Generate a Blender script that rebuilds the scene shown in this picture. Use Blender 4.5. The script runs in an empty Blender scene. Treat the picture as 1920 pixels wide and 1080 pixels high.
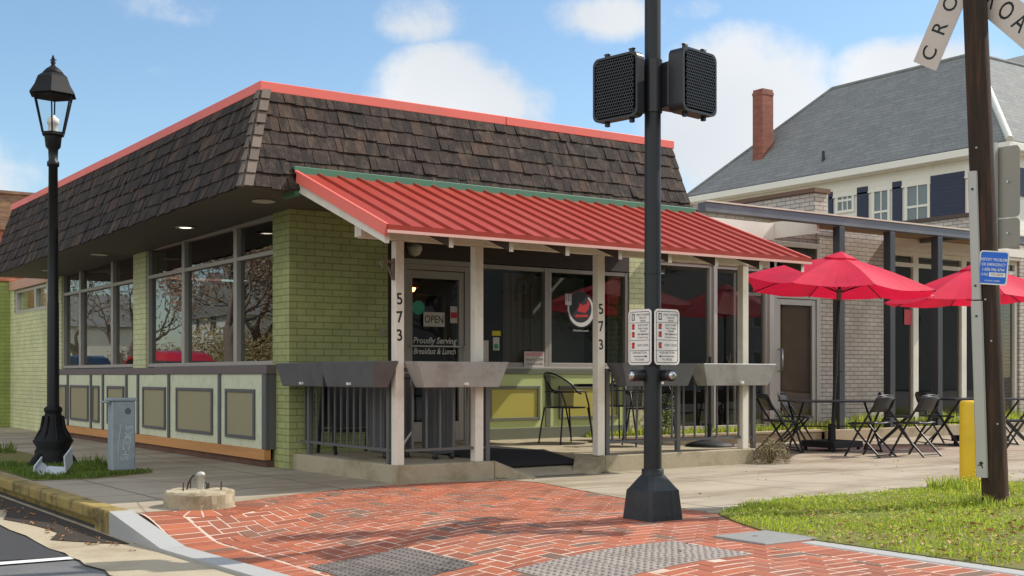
import bpy, bmesh, math, random
from mathutils import Vector, Matrix
random.seed(7)
R = math.radians
S = bpy.context.scene
COL = S.collection

# ------------------------------------------------------------------ helpers
def srgb(r, g, b):
    f = lambda c: (c / 255 / 12.92) if c / 255 <= .04045 else ((c / 255 + .055) / 1.055) ** 2.4
    return (f(r), f(g), f(b), 1)

def new_mat(name):
    m = bpy.data.materials.new(name); m.use_nodes = True
    nt = m.node_tree; p = nt.nodes['Principled BSDF']
    return m, nt, p

def N(nt, t, **k):
    n = nt.nodes.new(t)
    for a, b in k.items():
        if hasattr(n, a): setattr(n, a, b)
        else: n.inputs[a].default_value = b
    return n

def mixc(nt, fac, a, b, blend='MIX'):
    n = nt.nodes.new('ShaderNodeMix'); n.data_type = 'RGBA'; n.blend_type = blend
    for i, val in ((0, fac), (6, a), (7, b)):
        if hasattr(val, 'is_output'): nt.links.new(val, n.inputs[i])
        else: n.inputs[i].default_value = val
    return n.outputs[2]

def ramp(nt, fac, p0, p1, c0=(0, 0, 0, 1), c1=(1, 1, 1, 1)):
    n = nt.nodes.new('ShaderNodeValToRGB')
    n.color_ramp.elements[0].position = p0; n.color_ramp.elements[1].position = p1
    n.color_ramp.elements[0].color = c0; n.color_ramp.elements[1].color = c1
    nt.links.new(fac, n.inputs[0]); return n.outputs[0]

def noise(nt, vec, scale, detail=4, rough=.6):
    n = N(nt, 'ShaderNodeTexNoise', Scale=scale, Detail=detail, Roughness=rough)
    if vec is not None: nt.links.new(vec, n.inputs['Vector'])
    return n.outputs[0]

def scaled(nt, vec, s):
    n = nt.nodes.new('ShaderNodeMapping'); n.inputs['Scale'].default_value = s
    nt.links.new(vec, n.inputs['Vector']); return n.outputs[0]

def objco(nt): return nt.nodes.new('ShaderNodeTexCoord').outputs['Object']

def mul(c, k): return (min(c[0] * k, 1), min(c[1] * k, 1), min(c[2] * k, 1), 1)

def M(name, col, rough=.6, metal=0., var=.18, scale=6., bump=0., bscale=60., stretch=None, island=0., stain=None, stain_amt=.5, stain_scale=1.5, spec=.5, coat=0., fine=.0, odd=None):
    """plain surface with uneven tone, optional stains, grain bump and per-piece tone"""
    m, nt, p = new_mat(name); co = objco(nt)
    v = scaled(nt, co, stretch) if stretch else co
    c = mixc(nt, noise(nt, v, scale, 6, .65), mul(col, 1 - var), mul(col, 1 + var))
    if fine:
        c = mixc(nt, fine, c, mixc(nt, noise(nt, v, scale * 30, 2), mul(col, .4), mul(col, 1.7)))
    if island:
        g = nt.nodes.new('ShaderNodeNewGeometry')
        c = mixc(nt, g.outputs['Random Per Island'], mixc(nt, 1., c, (1 - island,) * 3 + (1,), 'MULTIPLY'), mixc(nt, 1., c, (1 + island,) * 3 + (1,), 'MULTIPLY'))
    if odd:                                        # about one piece in seven has another tone
        g = nt.nodes.new('ShaderNodeNewGeometry'); f = ramp(nt, g.outputs['Random Per Island'], .87, .92)
        c = mixc(nt, f, c, mixc(nt, noise(nt, v, scale, 5), mul(odd, .8), mul(odd, 1.15)))
    if stain:
        f = ramp(nt, noise(nt, v, stain_scale, 8, .7), .48, .68)
        mm = N(nt, 'ShaderNodeMath', operation='MULTIPLY'); nt.links.new(f, mm.inputs[0]); mm.inputs[1].default_value = stain_amt
        c = mixc(nt, mm.outputs[0], c, stain)
    nt.links.new(c, p.inputs['Base Color'])
    p.inputs['Roughness'].default_value = rough; p.inputs['Metallic'].default_value = metal
    p.inputs['Specular IOR Level'].default_value = spec; p.inputs['Coat Weight'].default_value = coat
    if bump:
        b = N(nt, 'ShaderNodeBump', Strength=bump, Distance=.01)
        nt.links.new(noise(nt, v, bscale, 5), b.inputs['Height']); nt.links.new(b.outputs[0], p.inputs['Normal'])
    return m

def brick_mat(name, c1, c2, mortar, bw=.2, bh=.068, msize=.005, rough=.7, bump=.5, dirt=None, dirt_amt=.4, smooth=.3):
    m, nt, p = new_mat(name); co = objco(nt)
    sep = nt.nodes.new('ShaderNodeSeparateXYZ'); nt.links.new(co, sep.inputs[0])
    ad = N(nt, 'ShaderNodeMath', operation='ADD'); nt.links.new(sep.outputs[0], ad.inputs[0]); nt.links.new(sep.outputs[1], ad.inputs[1])
    cb = nt.nodes.new('ShaderNodeCombineXYZ'); nt.links.new(ad.outputs[0], cb.inputs[0]); nt.links.new(sep.outputs[2], cb.inputs[1])
    t = nt.nodes.new('ShaderNodeTexBrick'); nt.links.new(cb.outputs[0], t.inputs['Vector'])
    for k, val in (('Scale', 1.), ('Mortar Size', msize), ('Mortar Smooth', smooth), ('Bias', 0.), ('Brick Width', bw), ('Row Height', bh)): t.inputs[k].default_value = val
    t.inputs['Color1'].default_value = c1; t.inputs['Color2'].default_value = c2; t.inputs['Mortar'].default_value = mortar
    c = mixc(nt, 1., t.outputs[0], ramp(nt, noise(nt, co, 2.2, 6, .7), .2, .8, (.72, .72, .72, 1), (1.15, 1.15, 1.12, 1)), 'MULTIPLY')
    if dirt:
        f = ramp(nt, noise(nt, co, 1.3, 8, .7), .5, .75)
        mm = N(nt, 'ShaderNodeMath', operation='MULTIPLY'); nt.links.new(f, mm.inputs[0]); mm.inputs[1].default_value = dirt_amt
        c = mixc(nt, mm.outputs[0], c, dirt)
    nt.links.new(c, p.inputs['Base Color']); p.inputs['Roughness'].default_value = rough
    b = N(nt, 'ShaderNodeBump', Strength=bump, Distance=.008); b.invert = True
    nt.links.new(t.outputs[1], b.inputs['Height'])
    b2 = N(nt, 'ShaderNodeBump', Strength=.25, Distance=.004); nt.links.new(noise(nt, co, 90, 4), b2.inputs['Height']); nt.links.new(b.outputs[0], b2.inputs['Normal'])
    nt.links.new(b2.outputs[0], p.inputs['Normal'])
    return m

def glass_mat(name, tint=(.62, .66, .64, 1), ior=1.75, wave=.02):
    m, nt, p = new_mat(name); nt.nodes.remove(p); out = nt.nodes['Material Output']
    tr = N(nt, 'ShaderNodeBsdfTransparent', Color=tint); gl = N(nt, 'ShaderNodeBsdfGlossy', Color=(1, 1, 1, 1), Roughness=0.)
    fr = N(nt, 'ShaderNodeFresnel', IOR=ior); mx = nt.nodes.new('ShaderNodeMixShader')
    b = N(nt, 'ShaderNodeBump', Strength=wave, Distance=.05); nt.links.new(noise(nt, objco(nt), 1.1, 2), b.inputs['Height']); nt.links.new(b.outputs[0], gl.inputs['Normal'])
    ge = nt.nodes.new('ShaderNodeNewGeometry'); bk = N(nt, 'ShaderNodeMath', operation='SUBTRACT'); bk.inputs[0].default_value = 1; nt.links.new(ge.outputs['Backfacing'], bk.inputs[1])
    fm = N(nt, 'ShaderNodeMath', operation='MULTIPLY'); nt.links.new(fr.outputs[0], fm.inputs[0]); nt.links.new(bk.outputs[0], fm.inputs[1])   # only the outer face mirrors
    nt.links.new(fm.outputs[0], mx.inputs[0]); nt.links.new(tr.outputs[0], mx.inputs[1]); nt.links.new(gl.outputs[0], mx.inputs[2]); nt.links.new(mx.outputs[0], out.inputs[0])
    return m

def emit_mat(name, col, strength):
    m, nt, p = new_mat(name); p.inputs['Emission Color'].default_value = col; p.inputs['Emission Strength'].default_value = strength; p.inputs['Base Color'].default_value = col
    return m

def leaf_mat(name, c0, c1, trans=.35):
    m, nt, p = new_mat(name); out = nt.nodes['Material Output']
    g = nt.nodes.new('ShaderNodeNewGeometry'); c = mixc(nt, g.outputs['Random Per Island'], c0, c1)
    c = mixc(nt, noise(nt, objco(nt), 2.5, 5), mixc(nt, 1., c, (.65, .65, .6, 1), 'MULTIPLY'), mixc(nt, 1., c, (1.3, 1.25, 1.15, 1), 'MULTIPLY'))
    nt.links.new(c, p.inputs['Base Color']); p.inputs['Roughness'].default_value = .6
    t = nt.nodes.new('ShaderNodeBsdfTranslucent'); nt.links.new(c, t.inputs[0]); mx = nt.nodes.new('ShaderNodeMixShader'); mx.inputs[0].default_value = trans
    nt.links.new(p.outputs[0], mx.inputs[1]); nt.links.new(t.outputs[0], mx.inputs[2]); nt.links.new(mx.outputs[0], out.inputs[0])
    return m

def wloc(o):
    v = Vector((0, 0, 0))
    while o is not None: v += o.location; o = o.parent
    return v

_text_cache = {}
def text_geo(s, bold=0.):
    key = (s, bold)
    if key not in _text_cache:
        c = bpy.data.curves.new('t', 'FONT'); c.body = s; c.size = 1; c.align_x = 'CENTER'; c.align_y = 'CENTER'; c.resolution_u = 3; c.offset = bold
        o = bpy.data.objects.new('t', c); COL.objects.link(o)
        dg = bpy.context.evaluated_depsgraph_get(); me = bpy.data.meshes.new_from_object(o.evaluated_get(dg))
        _text_cache[key] = ([v.co.copy() for v in me.vertices], [tuple(p.vertices) for p in me.polygons])
        bpy.data.objects.remove(o); bpy.data.curves.remove(c); bpy.data.meshes.remove(me)
    return _text_cache[key]

class MB:
    def __init__(s): s.v = []; s.f = []; s.smooth = []
    def add(s, vs, fs, smooth=False):
        n = len(s.v); s.v += [tuple(v) for v in vs]
        for f in fs: s.f.append(tuple(i + n for i in f)); s.smooth.append(smooth)
        return s
    def box(s, x0, y0, z0, x1, y1, z1):
        return s.add([(x0, y0, z0), (x1, y0, z0), (x1, y1, z0), (x0, y1, z0), (x0, y0, z1), (x1, y0, z1), (x1, y1, z1), (x0, y1, z1)],
                     [(3, 2, 1, 0), (4, 5, 6, 7), (0, 1, 5, 4), (1, 2, 6, 5), (2, 3, 7, 6), (3, 0, 4, 7)])
    def obox(s, c, a, b, d):                     # centre and three half-axis vectors
        c, a, b, d = map(Vector, (c, a, b, d)); vs = []
        for k in (-1, 1):
            for i, j in ((-1, -1), (1, -1), (1, 1), (-1, 1)): vs.append(c + a * i + b * j + d * k)
        return s.add(vs, [(3, 2, 1, 0), (4, 5, 6, 7), (0, 1, 5, 4), (1, 2, 6, 5), (2, 3, 7, 6), (3, 0, 4, 7)])
    def bar(s, p, q, w, h, up=(0, 0, 1)):
        p, q, up = Vector(p), Vector(q), Vector(up); d = (q - p); L = d.length; d.normalize()
        a = d.cross(up)
        if a.length < 1e-4: a = d.cross(Vector((0, 1, 0)))
        a.normalize(); b = a.cross(d).normalized()
        return s.obox((p + q) / 2, d * L / 2, a * w / 2, b * h / 2)
    def tube(s, pts, r, n=8, caps=True):
        pts = [Vector(p) for p in pts]; rs = r if isinstance(r, (list, tuple)) else [r] * len(pts)
        d0 = (pts[1] - pts[0]).normalized(); a = d0.cross(Vector((0, 0, 1)))
        if a.length < .05: a = d0.cross(Vector((1, 0, 0)))
        a.normalize(); vs = []
        for i, p in enumerate(pts):
            d = (pts[min(i + 1, len(pts) - 1)] - pts[max(i - 1, 0)])
            d = d.normalized() if d.length > 1e-9 else d0
            a = (a - d * a.dot(d)); a = a.normalized() if a.length > 1e-6 else d.orthogonal().normalized()
            b = d.cross(a)
            for k in range(n):
                t = 2 * math.pi * k / n; vs.append(p + (a * math.cos(t) + b * math.sin(t)) * rs[i])
        fs = []
        for i in range(len(pts) - 1):
            for k in range(n): fs.append((i * n + k, i * n + (k + 1) % n, (i + 1) * n + (k + 1) % n, (i + 1) * n + k))
        s.add(vs, fs, True)
        if caps: s.add(vs[:n], [tuple(range(n))[::-1]]); s.add(vs[-n:], [tuple(range(n))])
        return s
    def lathe(s, prof, c=(0, 0, 0), n=20, smooth=True, rot=0., axis='Z'):
        vs = []; fs = []; c = Vector(c)
        for r, z in prof:
            for k in range(n):
                t = 2 * math.pi * k / n + rot; q = (r * math.cos(t), r * math.sin(t), z)
                if axis == 'X': q = (q[2], q[0], q[1])
                if axis == 'Y': q = (q[1], q[2], q[0])
                vs.append(c + Vector(q))
        for i in range(len(prof) - 1):
            for k in range(n): fs.append((i * n + k, i * n + (k + 1) % n, (i + 1) * n + (k + 1) % n, (i + 1) * n + k))
        s.add(vs, fs, smooth); m = len(prof)
        s.add(vs[:n], [tuple(range(n))[::-1]]); s.add(vs[(m - 1) * n:], [tuple(range(n))])
        return s
    def prism(s, poly, ext):                     # poly: 3D points, ext: extrusion vector
        n = len(poly); ext = Vector(ext); a = [Vector(p) for p in poly]; b = [p + ext for p in a]
        return s.add(a + b, [tuple(range(n))[::-1], tuple(range(n, 2 * n))] + [(i, (i + 1) % n, n + (i + 1) % n, n + i) for i in range(n)])
    def text(s, body, size, o, r, u, th=.0015, bold=0., squeeze=1.):
        vs, fs = text_geo(body, bold); o, r, u = Vector(o), Vector(r).normalized(), Vector(u).normalized(); nrm = r.cross(u)
        return s.add([o + r * (v.x * size * squeeze) + u * (v.y * size) + nrm * th for v in vs], fs)
    def build(s, name, mat, parent=None, bevel=0., local=False, **props):
        me = bpy.data.meshes.new(name); me.from_pydata(s.v, [], s.f); me.polygons.foreach_set('use_smooth', s.smooth)
        me.materials.append(mat)
        o = bpy.data.objects.new(name, me); COL.objects.link(o)
        if parent is not None:
            o.parent = parent
            if not local: o.location = -wloc(parent)
        bm = bmesh.new(); bm.from_mesh(me); bmesh.ops.recalc_face_normals(bm, faces=bm.faces); bm.to_mesh(me); bm.free()
        if bevel:
            b = o.modifiers.new('b', 'BEVEL'); b.width = bevel; b.segments = 2; b.limit_method = 'ANGLE'; b.angle_limit = R(40)
        for k, val in props.items(): o[k] = val
        return o

def tag(o, label=None, category=None, group=None, kind=None):
    for k, val in (('label', label), ('category', category), ('group', group), ('kind', kind)):
        if val: o[k] = val
    return o

def thing(name, loc, label, category, group=None):
    o = bpy.data.objects.new(name, None); o.empty_display_size = .2; COL.objects.link(o); o.location = loc
    return tag(o, label, category, group)

def dup(o, parent=None):
    c = o.copy(); COL.objects.link(c)
    if parent is not None: c.parent = parent
    for ch in list(o.children): dup(ch, c)
    return c

# ------------------------------------------------------------------ camera, sun, sky
cam = bpy.data.cameras.new('camera'); co_ = bpy.data.objects.new('camera', cam); COL.objects.link(co_); S.camera = co_
YAW = math.atan2(1581, 2290)
co_.location = (0, 0, .95); co_.rotation_euler = (R(90), 0, -YAW)
cam.sensor_width = 36; cam.lens = 36 * 2290 / 1920; cam.shift_y = 164 / 1920; cam.clip_end = 3000; cam.clip_start = .05
FW = Vector((math.sin(YAW), math.cos(YAW), 0)); RT = Vector((math.cos(YAW), -math.sin(YAW), 0))
SUN = Vector((1.0, -.25, 1.0)).normalized()      # towards the sun
sl = bpy.data.lights.new('sun', 'SUN'); sl.energy = 3.7; sl.angle = R(.5); sl.color = (1, .93, .82)
so = bpy.data.objects.new('sun', sl); COL.objects.link(so); so.rotation_euler = SUN.to_track_quat('Z', 'Y').to_euler(); so.location = (20, -5, 30)
EL = math.asin(SUN.z); AZ = math.atan2(SUN.x, SUN.y)

def sky():
    w = bpy.data.worlds.new('World'); S.world = w; w.use_nodes = True; nt = w.node_tree; bg = nt.nodes['Background']; bg.inputs[1].default_value = .12
    sk = nt.nodes.new('ShaderNodeTexSky'); sk.sky_type = 'NISHITA'; sk.sun_disc = False; sk.sun_elevation = EL; sk.sun_rotation = AZ
    sk.air_density = 1.0; sk.dust_density = .6; sk.ozone_density = 1.6
    d = nt.nodes.new('ShaderNodeTexCoord').outputs['Generated']
    nz = N(nt, 'ShaderNodeTexNoise', Scale=9., Detail=10., Roughness=.62); nt.links.new(d, nz.inputs['Vector'])
    nw = N(nt, 'ShaderNodeTexNoise', Scale=3., Detail=3.); nt.links.new(d, nw.inputs['Vector'])
    acc = None
    # cumulus banks: direction (right, up over forward), half width, half height, weight
    for a, e, wx, hz, k in ((-.045, .222, .075, .045, 1.), (-.075, .295, .05, .028, .42), (.185, .205, .085, .075, 1.), (.075, .294, .05, .022, .85), (.33, .245, .075, .03, .9), (.15, .30, .04, .015, .35),
                            (-.46, .165, .075, .045, .75), (-.40, .11, .10, .04, .7), (-.285, .248, .032, .012, .2), (-.27, .30, .09, .022, .3), (.30, .09, .2, .04, .6),
                            (-.75, .2, .2, .09, .9), (.75, .2, .2, .1, .9)):
        c = (FW + RT * a + Vector((0, 0, e))).normalized()
        sb = N(nt, 'ShaderNodeVectorMath', operation='SUBTRACT'); nt.links.new(d, sb.inputs[0]); sb.inputs[1].default_value = c
        ml = N(nt, 'ShaderNodeVectorMath', operation='MULTIPLY'); nt.links.new(sb.outputs[0], ml.inputs[0]); ml.inputs[1].default_value = (1 / wx, 1 / wx, 1 / hz)
        ln = N(nt, 'ShaderNodeVectorMath', operation='LENGTH'); nt.links.new(ml.outputs[0], ln.inputs[0])
        mr = nt.nodes.new('ShaderNodeMapRange'); nt.links.new(ln.outputs['Value'], mr.inputs[0])
        for i, val in ((1, 1.35), (2, .35), (3, 0.), (4, k)): mr.inputs[i].default_value = val
        if acc is None: acc = mr.outputs[0]
        else:
            mx = N(nt, 'ShaderNodeMath', operation='MAXIMUM'); nt.links.new(acc, mx.inputs[0]); nt.links.new(mr.outputs[0], mx.inputs[1]); acc = mx.outputs[0]
    fill_clouds = None  # unseen bright cloud banks, added outside the frame to lift the shaded sides
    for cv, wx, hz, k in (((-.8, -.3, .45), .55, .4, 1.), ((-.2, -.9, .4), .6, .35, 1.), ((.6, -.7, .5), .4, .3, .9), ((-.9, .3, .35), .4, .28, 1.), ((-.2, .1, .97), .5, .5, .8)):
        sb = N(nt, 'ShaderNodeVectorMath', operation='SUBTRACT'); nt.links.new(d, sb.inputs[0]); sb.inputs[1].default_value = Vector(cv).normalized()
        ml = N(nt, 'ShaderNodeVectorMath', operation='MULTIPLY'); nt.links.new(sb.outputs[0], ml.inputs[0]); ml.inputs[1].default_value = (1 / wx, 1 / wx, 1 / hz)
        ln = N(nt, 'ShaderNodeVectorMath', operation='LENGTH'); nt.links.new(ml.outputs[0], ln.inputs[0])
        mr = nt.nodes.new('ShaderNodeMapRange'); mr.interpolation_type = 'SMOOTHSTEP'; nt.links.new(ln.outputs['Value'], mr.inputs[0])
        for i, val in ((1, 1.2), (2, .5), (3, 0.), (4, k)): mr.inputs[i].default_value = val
        if fill_clouds is None: fill_clouds = mr.outputs[0]
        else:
            mx = N(nt, 'ShaderNodeMath', operation='MAXIMUM'); nt.links.new(fill_clouds, mx.inputs[0]); nt.links.new(mr.outputs[0], mx.inputs[1]); fill_clouds = mx.outputs[0]
    # ragged edges
    m1 = N(nt, 'ShaderNodeMath', operation='SUBTRACT'); nt.links.new(nz.outputs[0], m1.inputs[0]); m1.inputs[1].default_value = .5
    m2 = N(nt, 'ShaderNodeMath', operation='MULTIPLY_ADD'); nt.links.new(m1.outputs[0], m2.inputs[0]); m2.inputs[1].default_value = 1.75; nt.links.new(acc, m2.inputs[2])
    m3 = N(nt, 'ShaderNodeMath', operation='MULTIPLY'); nt.links.new(m2.outputs[0], m3.inputs[0])
    mr = nt.nodes.new('ShaderNodeMapRange'); mr.interpolation_type = 'SMOOTHSTEP'; nt.links.new(acc, mr.inputs[0])
    for i, val in ((1, 0.), (2, .35), (3, 0.), (4, 1.)): mr.inputs[i].default_value = val
    nt.links.new(mr.outputs[0], m3.inputs[1])
    mask = N(nt, 'ShaderNodeMapRange'); mask.interpolation_type = 'SMOOTHSTEP'; nt.links.new(m3.outputs[0], mask.inputs[0])
    for i, val in ((1, .2), (2, .72), (3, 0.), (4, .96)): mask.inputs[i].default_value = val
    shade = ramp(nt, nw.outputs[0], .35, .65, (4.7, 4.95, 5.25, 1), (6.3, 6.4, 6.5, 1))
    tint = mixc(nt, 1., sk.outputs[0], (.97, 1.07, 1.08, 1), 'MULTIPLY')
    nt.links.new(mixc(nt, fill_clouds, mixc(nt, mask.outputs[0], tint, shade), (10.5, 10.4, 10.2, 1)), bg.inputs[0])
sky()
S.view_settings.view_transform = 'Standard'; S.view_settings.look = 'None'; S.view_settings.exposure = .38; S.view_settings.gamma = 1
S.render.engine = 'CYCLES'
S.cycles.max_bounces = 8; S.cycles.transparent_max_bounces = 16; S.cycles.use_denoising = True
S.cycles.sample_clamp_indirect = 6; S.cycles.caustics_reflective = False; S.cycles.caustics_refractive = False

# ------------------------------------------------------------------ materials
green_brick = brick_mat('green painted brick', srgb(168, 172, 116), srgb(159, 164, 108), srgb(122, 126, 74), bump=.6, dirt=srgb(134, 130, 92), dirt_amt=.4)
brick_lit = brick_mat('lit green painted brick', srgb(212, 214, 166), srgb(204, 206, 158), srgb(160, 162, 114), bump=.6, dirt=srgb(168, 162, 128), dirt_amt=.4)  # paler copy of the same green paint, brighter light put into its colour
lime_brick = brick_mat('lime painted brick', srgb(160, 172, 96), srgb(152, 166, 92), srgb(122, 132, 68))
white_brick = brick_mat('off white painted brick', srgb(204, 194, 184), srgb(190, 180, 170), srgb(112, 104, 98), bump=.6, msize=.006, dirt=srgb(140, 122, 106), dirt_amt=.4)
red_brick = brick_mat('red brick', srgb(176, 96, 66), srgb(150, 76, 54), srgb(150, 128, 110), bump=.5)
base_brick = brick_mat('brown brick footing', srgb(112, 76, 60), srgb(96, 66, 54), srgb(80, 66, 58))
red_metal = M('red painted metal', srgb(152, 48, 32), .5, 0, .12, 2.2, bump=.12, bscale=5, island=0, stain=srgb(160, 78, 62), stain_amt=.45, stain_scale=2.5, stretch=(2.5, .5, 1), spec=.35)
red_trim = M('faded red trim', srgb(232, 112, 98), .5, 0, .07, 2.5, stain=srgb(196, 110, 100), stain_amt=.5, stain_scale=1.2)
green_metal = M('green flashing', srgb(74, 122, 96), .5, 0, .12)
shingle = M('weathered wood shingle', srgb(37, 26, 20), .9, 0, .75, 10, bump=.9, bscale=30, stretch=(2.2, 2.2, .22), island=.6, stain=srgb(98, 80, 65), stain_amt=.6, stain_scale=6, odd=srgb(66, 48, 36))
hip_cap = M('grey hip shingle', srgb(104, 92, 82), .85, 0, .3, 9, bump=.5, stretch=(2, 2, .6), island=.25)
soffit_m = M('painted soffit', srgb(92, 86, 77), .7, 0, .08, 1.5)
white_paint = M('white painted timber', srgb(222, 214, 200), .55, 0, .06, 4, stain=srgb(176, 164, 146), stain_amt=.45, stain_scale=3, bump=.1, bscale=40)
rafter_shade_m = M('shaded rafter', srgb(78, 70, 62), .75, 0, .15)  # darkened timber: the shade on the rafter sides is put into the colour
tan_wood = M('bare rafter timber', srgb(150, 132, 108), .7, 0, .2, 5, stretch=(1, .3, 1))
mint = M('mint painted panel', srgb(206, 210, 180), .55, 0, .06, 3, stain=srgb(150, 156, 130), stain_amt=.3, stain_scale=9, bump=.12, bscale=25)
lime = M('lime painted panel', srgb(196, 208, 140), .5, 0, .05, 3)
olive = M('taupe inset', srgb(150, 142, 110), .55, 0, .06, 3)
mustard = M('mustard inset', srgb(186, 176, 84), .5, 0, .06, 3)
dark_trim = M('charcoal trim', srgb(88, 88, 90), .5, 0, .08, 4)
green_grey = M('green grey trim', srgb(112, 116, 98), .5, 0, .08, 4)
cap_m = M('brown grey cap board', srgb(98, 88, 88), .5, 0, .1, 4)
plank = M('raw orange plank', srgb(196, 140, 84), .7, 0, .22, 4, stretch=(1, .25, 3), stain=srgb(150, 98, 60))
alu = M('grey aluminium frame', srgb(166, 160, 152), .42, .15, .05)
alu_lt = M('pale aluminium frame', srgb(186, 182, 174), .4, .25, .05)
glass = glass_mat('window glass', (.62, .66, .64, 1), 2.1); glass_front = glass_mat('storefront glass', (.78, .8, .78, 1), 1.7)
dark_glass = glass_mat('tinted glass', (.74, .72, .68, 1), 1.6)
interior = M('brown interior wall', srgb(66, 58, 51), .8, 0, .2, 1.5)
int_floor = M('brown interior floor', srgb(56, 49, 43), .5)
black = M('black painted steel', srgb(30, 30, 33), .4, 0, .1, 10)
black_soft = M('matt black', srgb(26, 26, 28), .65, 0, .15, 10)
lamp_black = M('black cast iron', srgb(15, 15, 17), .6, 0, .2, 14, bump=.15, spec=.25)
pole_grey = M('dark grey powder coat', srgb(36, 38, 39), .42, 0, .12, 5, spec=.3)
shroud_m = M('dark plastic shroud', srgb(38, 43, 46), .5, 0, .12, 5, stain=srgb(74, 78, 78), stain_amt=.35, stain_scale=5, spec=.35)
rail_grey = M('grey painted railing', srgb(92, 92, 92), .45, 0, .1, 8)
galv_planter = M('dull zinc planter', srgb(158, 156, 152), .5, .1, .14, 5, stain=srgb(112, 100, 90), stain_amt=.55, stain_scale=4)
galv = M('galvanised steel', srgb(178, 176, 170), .5, .2, .08, 5)
cabinet_m = M('blue grey cabinet', srgb(150, 162, 168), .5, .15, .1, 4, stain=srgb(104, 114, 122), stain_amt=.5, stain_scale=3)
concrete = M('old concrete', srgb(176, 164, 142), .9, 0, .2, 2.5, bump=.35, bscale=60, stain=srgb(120, 108, 88), stain_amt=.6, stain_scale=2.2, fine=.2)
slab_m = M('mossy porch concrete', srgb(166, 154, 130), .9, 0, .2, 3, bump=.4, bscale=50, stain=srgb(116, 108, 74), stain_amt=.75, stain_scale=2.6, fine=.2)
granite = M('new light concrete', srgb(160, 160, 158), .8, 0, .08, 12, bump=.15, fine=.35)
yellow = M('yellow paint', srgb(232, 190, 32), .45, 0, .06, 4, stain=srgb(196, 158, 36), stain_amt=.5, stain_scale=3)
curb_yellow = M('worn yellow curb', srgb(150, 130, 72), .88, 0, .35, 4, bump=.7, bscale=30, stain=srgb(48, 42, 30), stain_amt=.95, stain_scale=4.6, fine=.4)
wood_pole = M('creosoted pole', srgb(50, 37, 26), .85, 0, .35, 6, bump=.8, bscale=30, stretch=(6, 6, .4), stain=srgb(120, 76, 50), stain_amt=.4, stain_scale=3)
umb_red = leaf_mat('red canvas', srgb(222, 26, 70), srgb(226, 28, 72), .35)
sign_white = M('white reflective sheet', srgb(226, 222, 214), .4, 0, .03, 3)
cross_white = M('weathered white sign', srgb(206, 194, 182), .5, 0, .06, 3, stain=srgb(176, 160, 146), stain_amt=.4)
ink = M('black lettering', srgb(22, 22, 24), .6)
white_ink = M('white vinyl', srgb(216, 214, 208), .6)
red_ink = M('red vinyl', srgb(196, 40, 44), .6)
blue_m = M('blue sign sheet', srgb(22, 98, 200), .4, 0, .05)
green_ink = M('green sticker', srgb(40, 150, 90), .6)
yellow_ink = M('yellow sticker', srgb(210, 196, 40), .6)
teal_ink = M('teal sticker', srgb(70, 170, 140), .6)
pale_card = M('pale card', srgb(200, 192, 184), .7)
pink_card = M('pink card', srgb(200, 150, 150), .7)
chrome = M('bright button', srgb(190, 190, 190), .25, .9, .03)
siding = M('white clapboard', srgb(224, 222, 210), .6, 0, .04, 2)
navy = M('navy shutter', srgb(34, 42, 66), .5, 0, .08, 5)
steel_beam = M('blue grey steel', srgb(104, 108, 116), .5, .2, .1, 3, stain=srgb(140, 140, 138), stain_amt=.4)
beam_top = M('lit beam top', srgb(206, 196, 180), .8)  # pale strip along the beam, sunlight on its top put into the colour
dark_steel = M('dark steel post', srgb(64, 66, 70), .45, .2, .08)
fascia_w = M('white fascia', srgb(226, 220, 208), .6, 0, .05, 2, stain=srgb(180, 170, 156), stain_amt=.3)
soffit_wood = M('brown soffit board', srgb(150, 118, 84), .7, 0, .15, 4, stretch=(.3, 3, 1))
mat_black = M('rubber mat', srgb(24, 24, 26), .9, 0, .2, 20, bump=.4, bscale=120)

# ------------------------------------------------------------------ ground
def flat(name, poly, z, mat, thick=.0, **props):
    m = MB()
    if thick: m.prism([(x, y, z - thick) for x, y in poly], (0, 0, thick))
    else: m.add([(x, y, z) for x, y in poly], [tuple(range(len(poly)))])
    o = m.build(name, mat, **props)
    bm = bmesh.new(); bm.from_mesh(o.data); bmesh.ops.triangulate(bm, faces=[f for f in bm.faces if len(f.verts) > 4]); bm.to_mesh(o.data); bm.free()
    return o

def clamp(t): return max(0., min(1., t))
def hgt(x, y):
    """kerb ramp: the brick falls to the street at its left edge"""
    a = clamp((4.5 - x) / (4.5 - 2.68)); b = clamp((8.42 - y) / .9); e = lambda t: t * t * (3 - 2 * t)
    return -.135 * e(a) * e(b)

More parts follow.
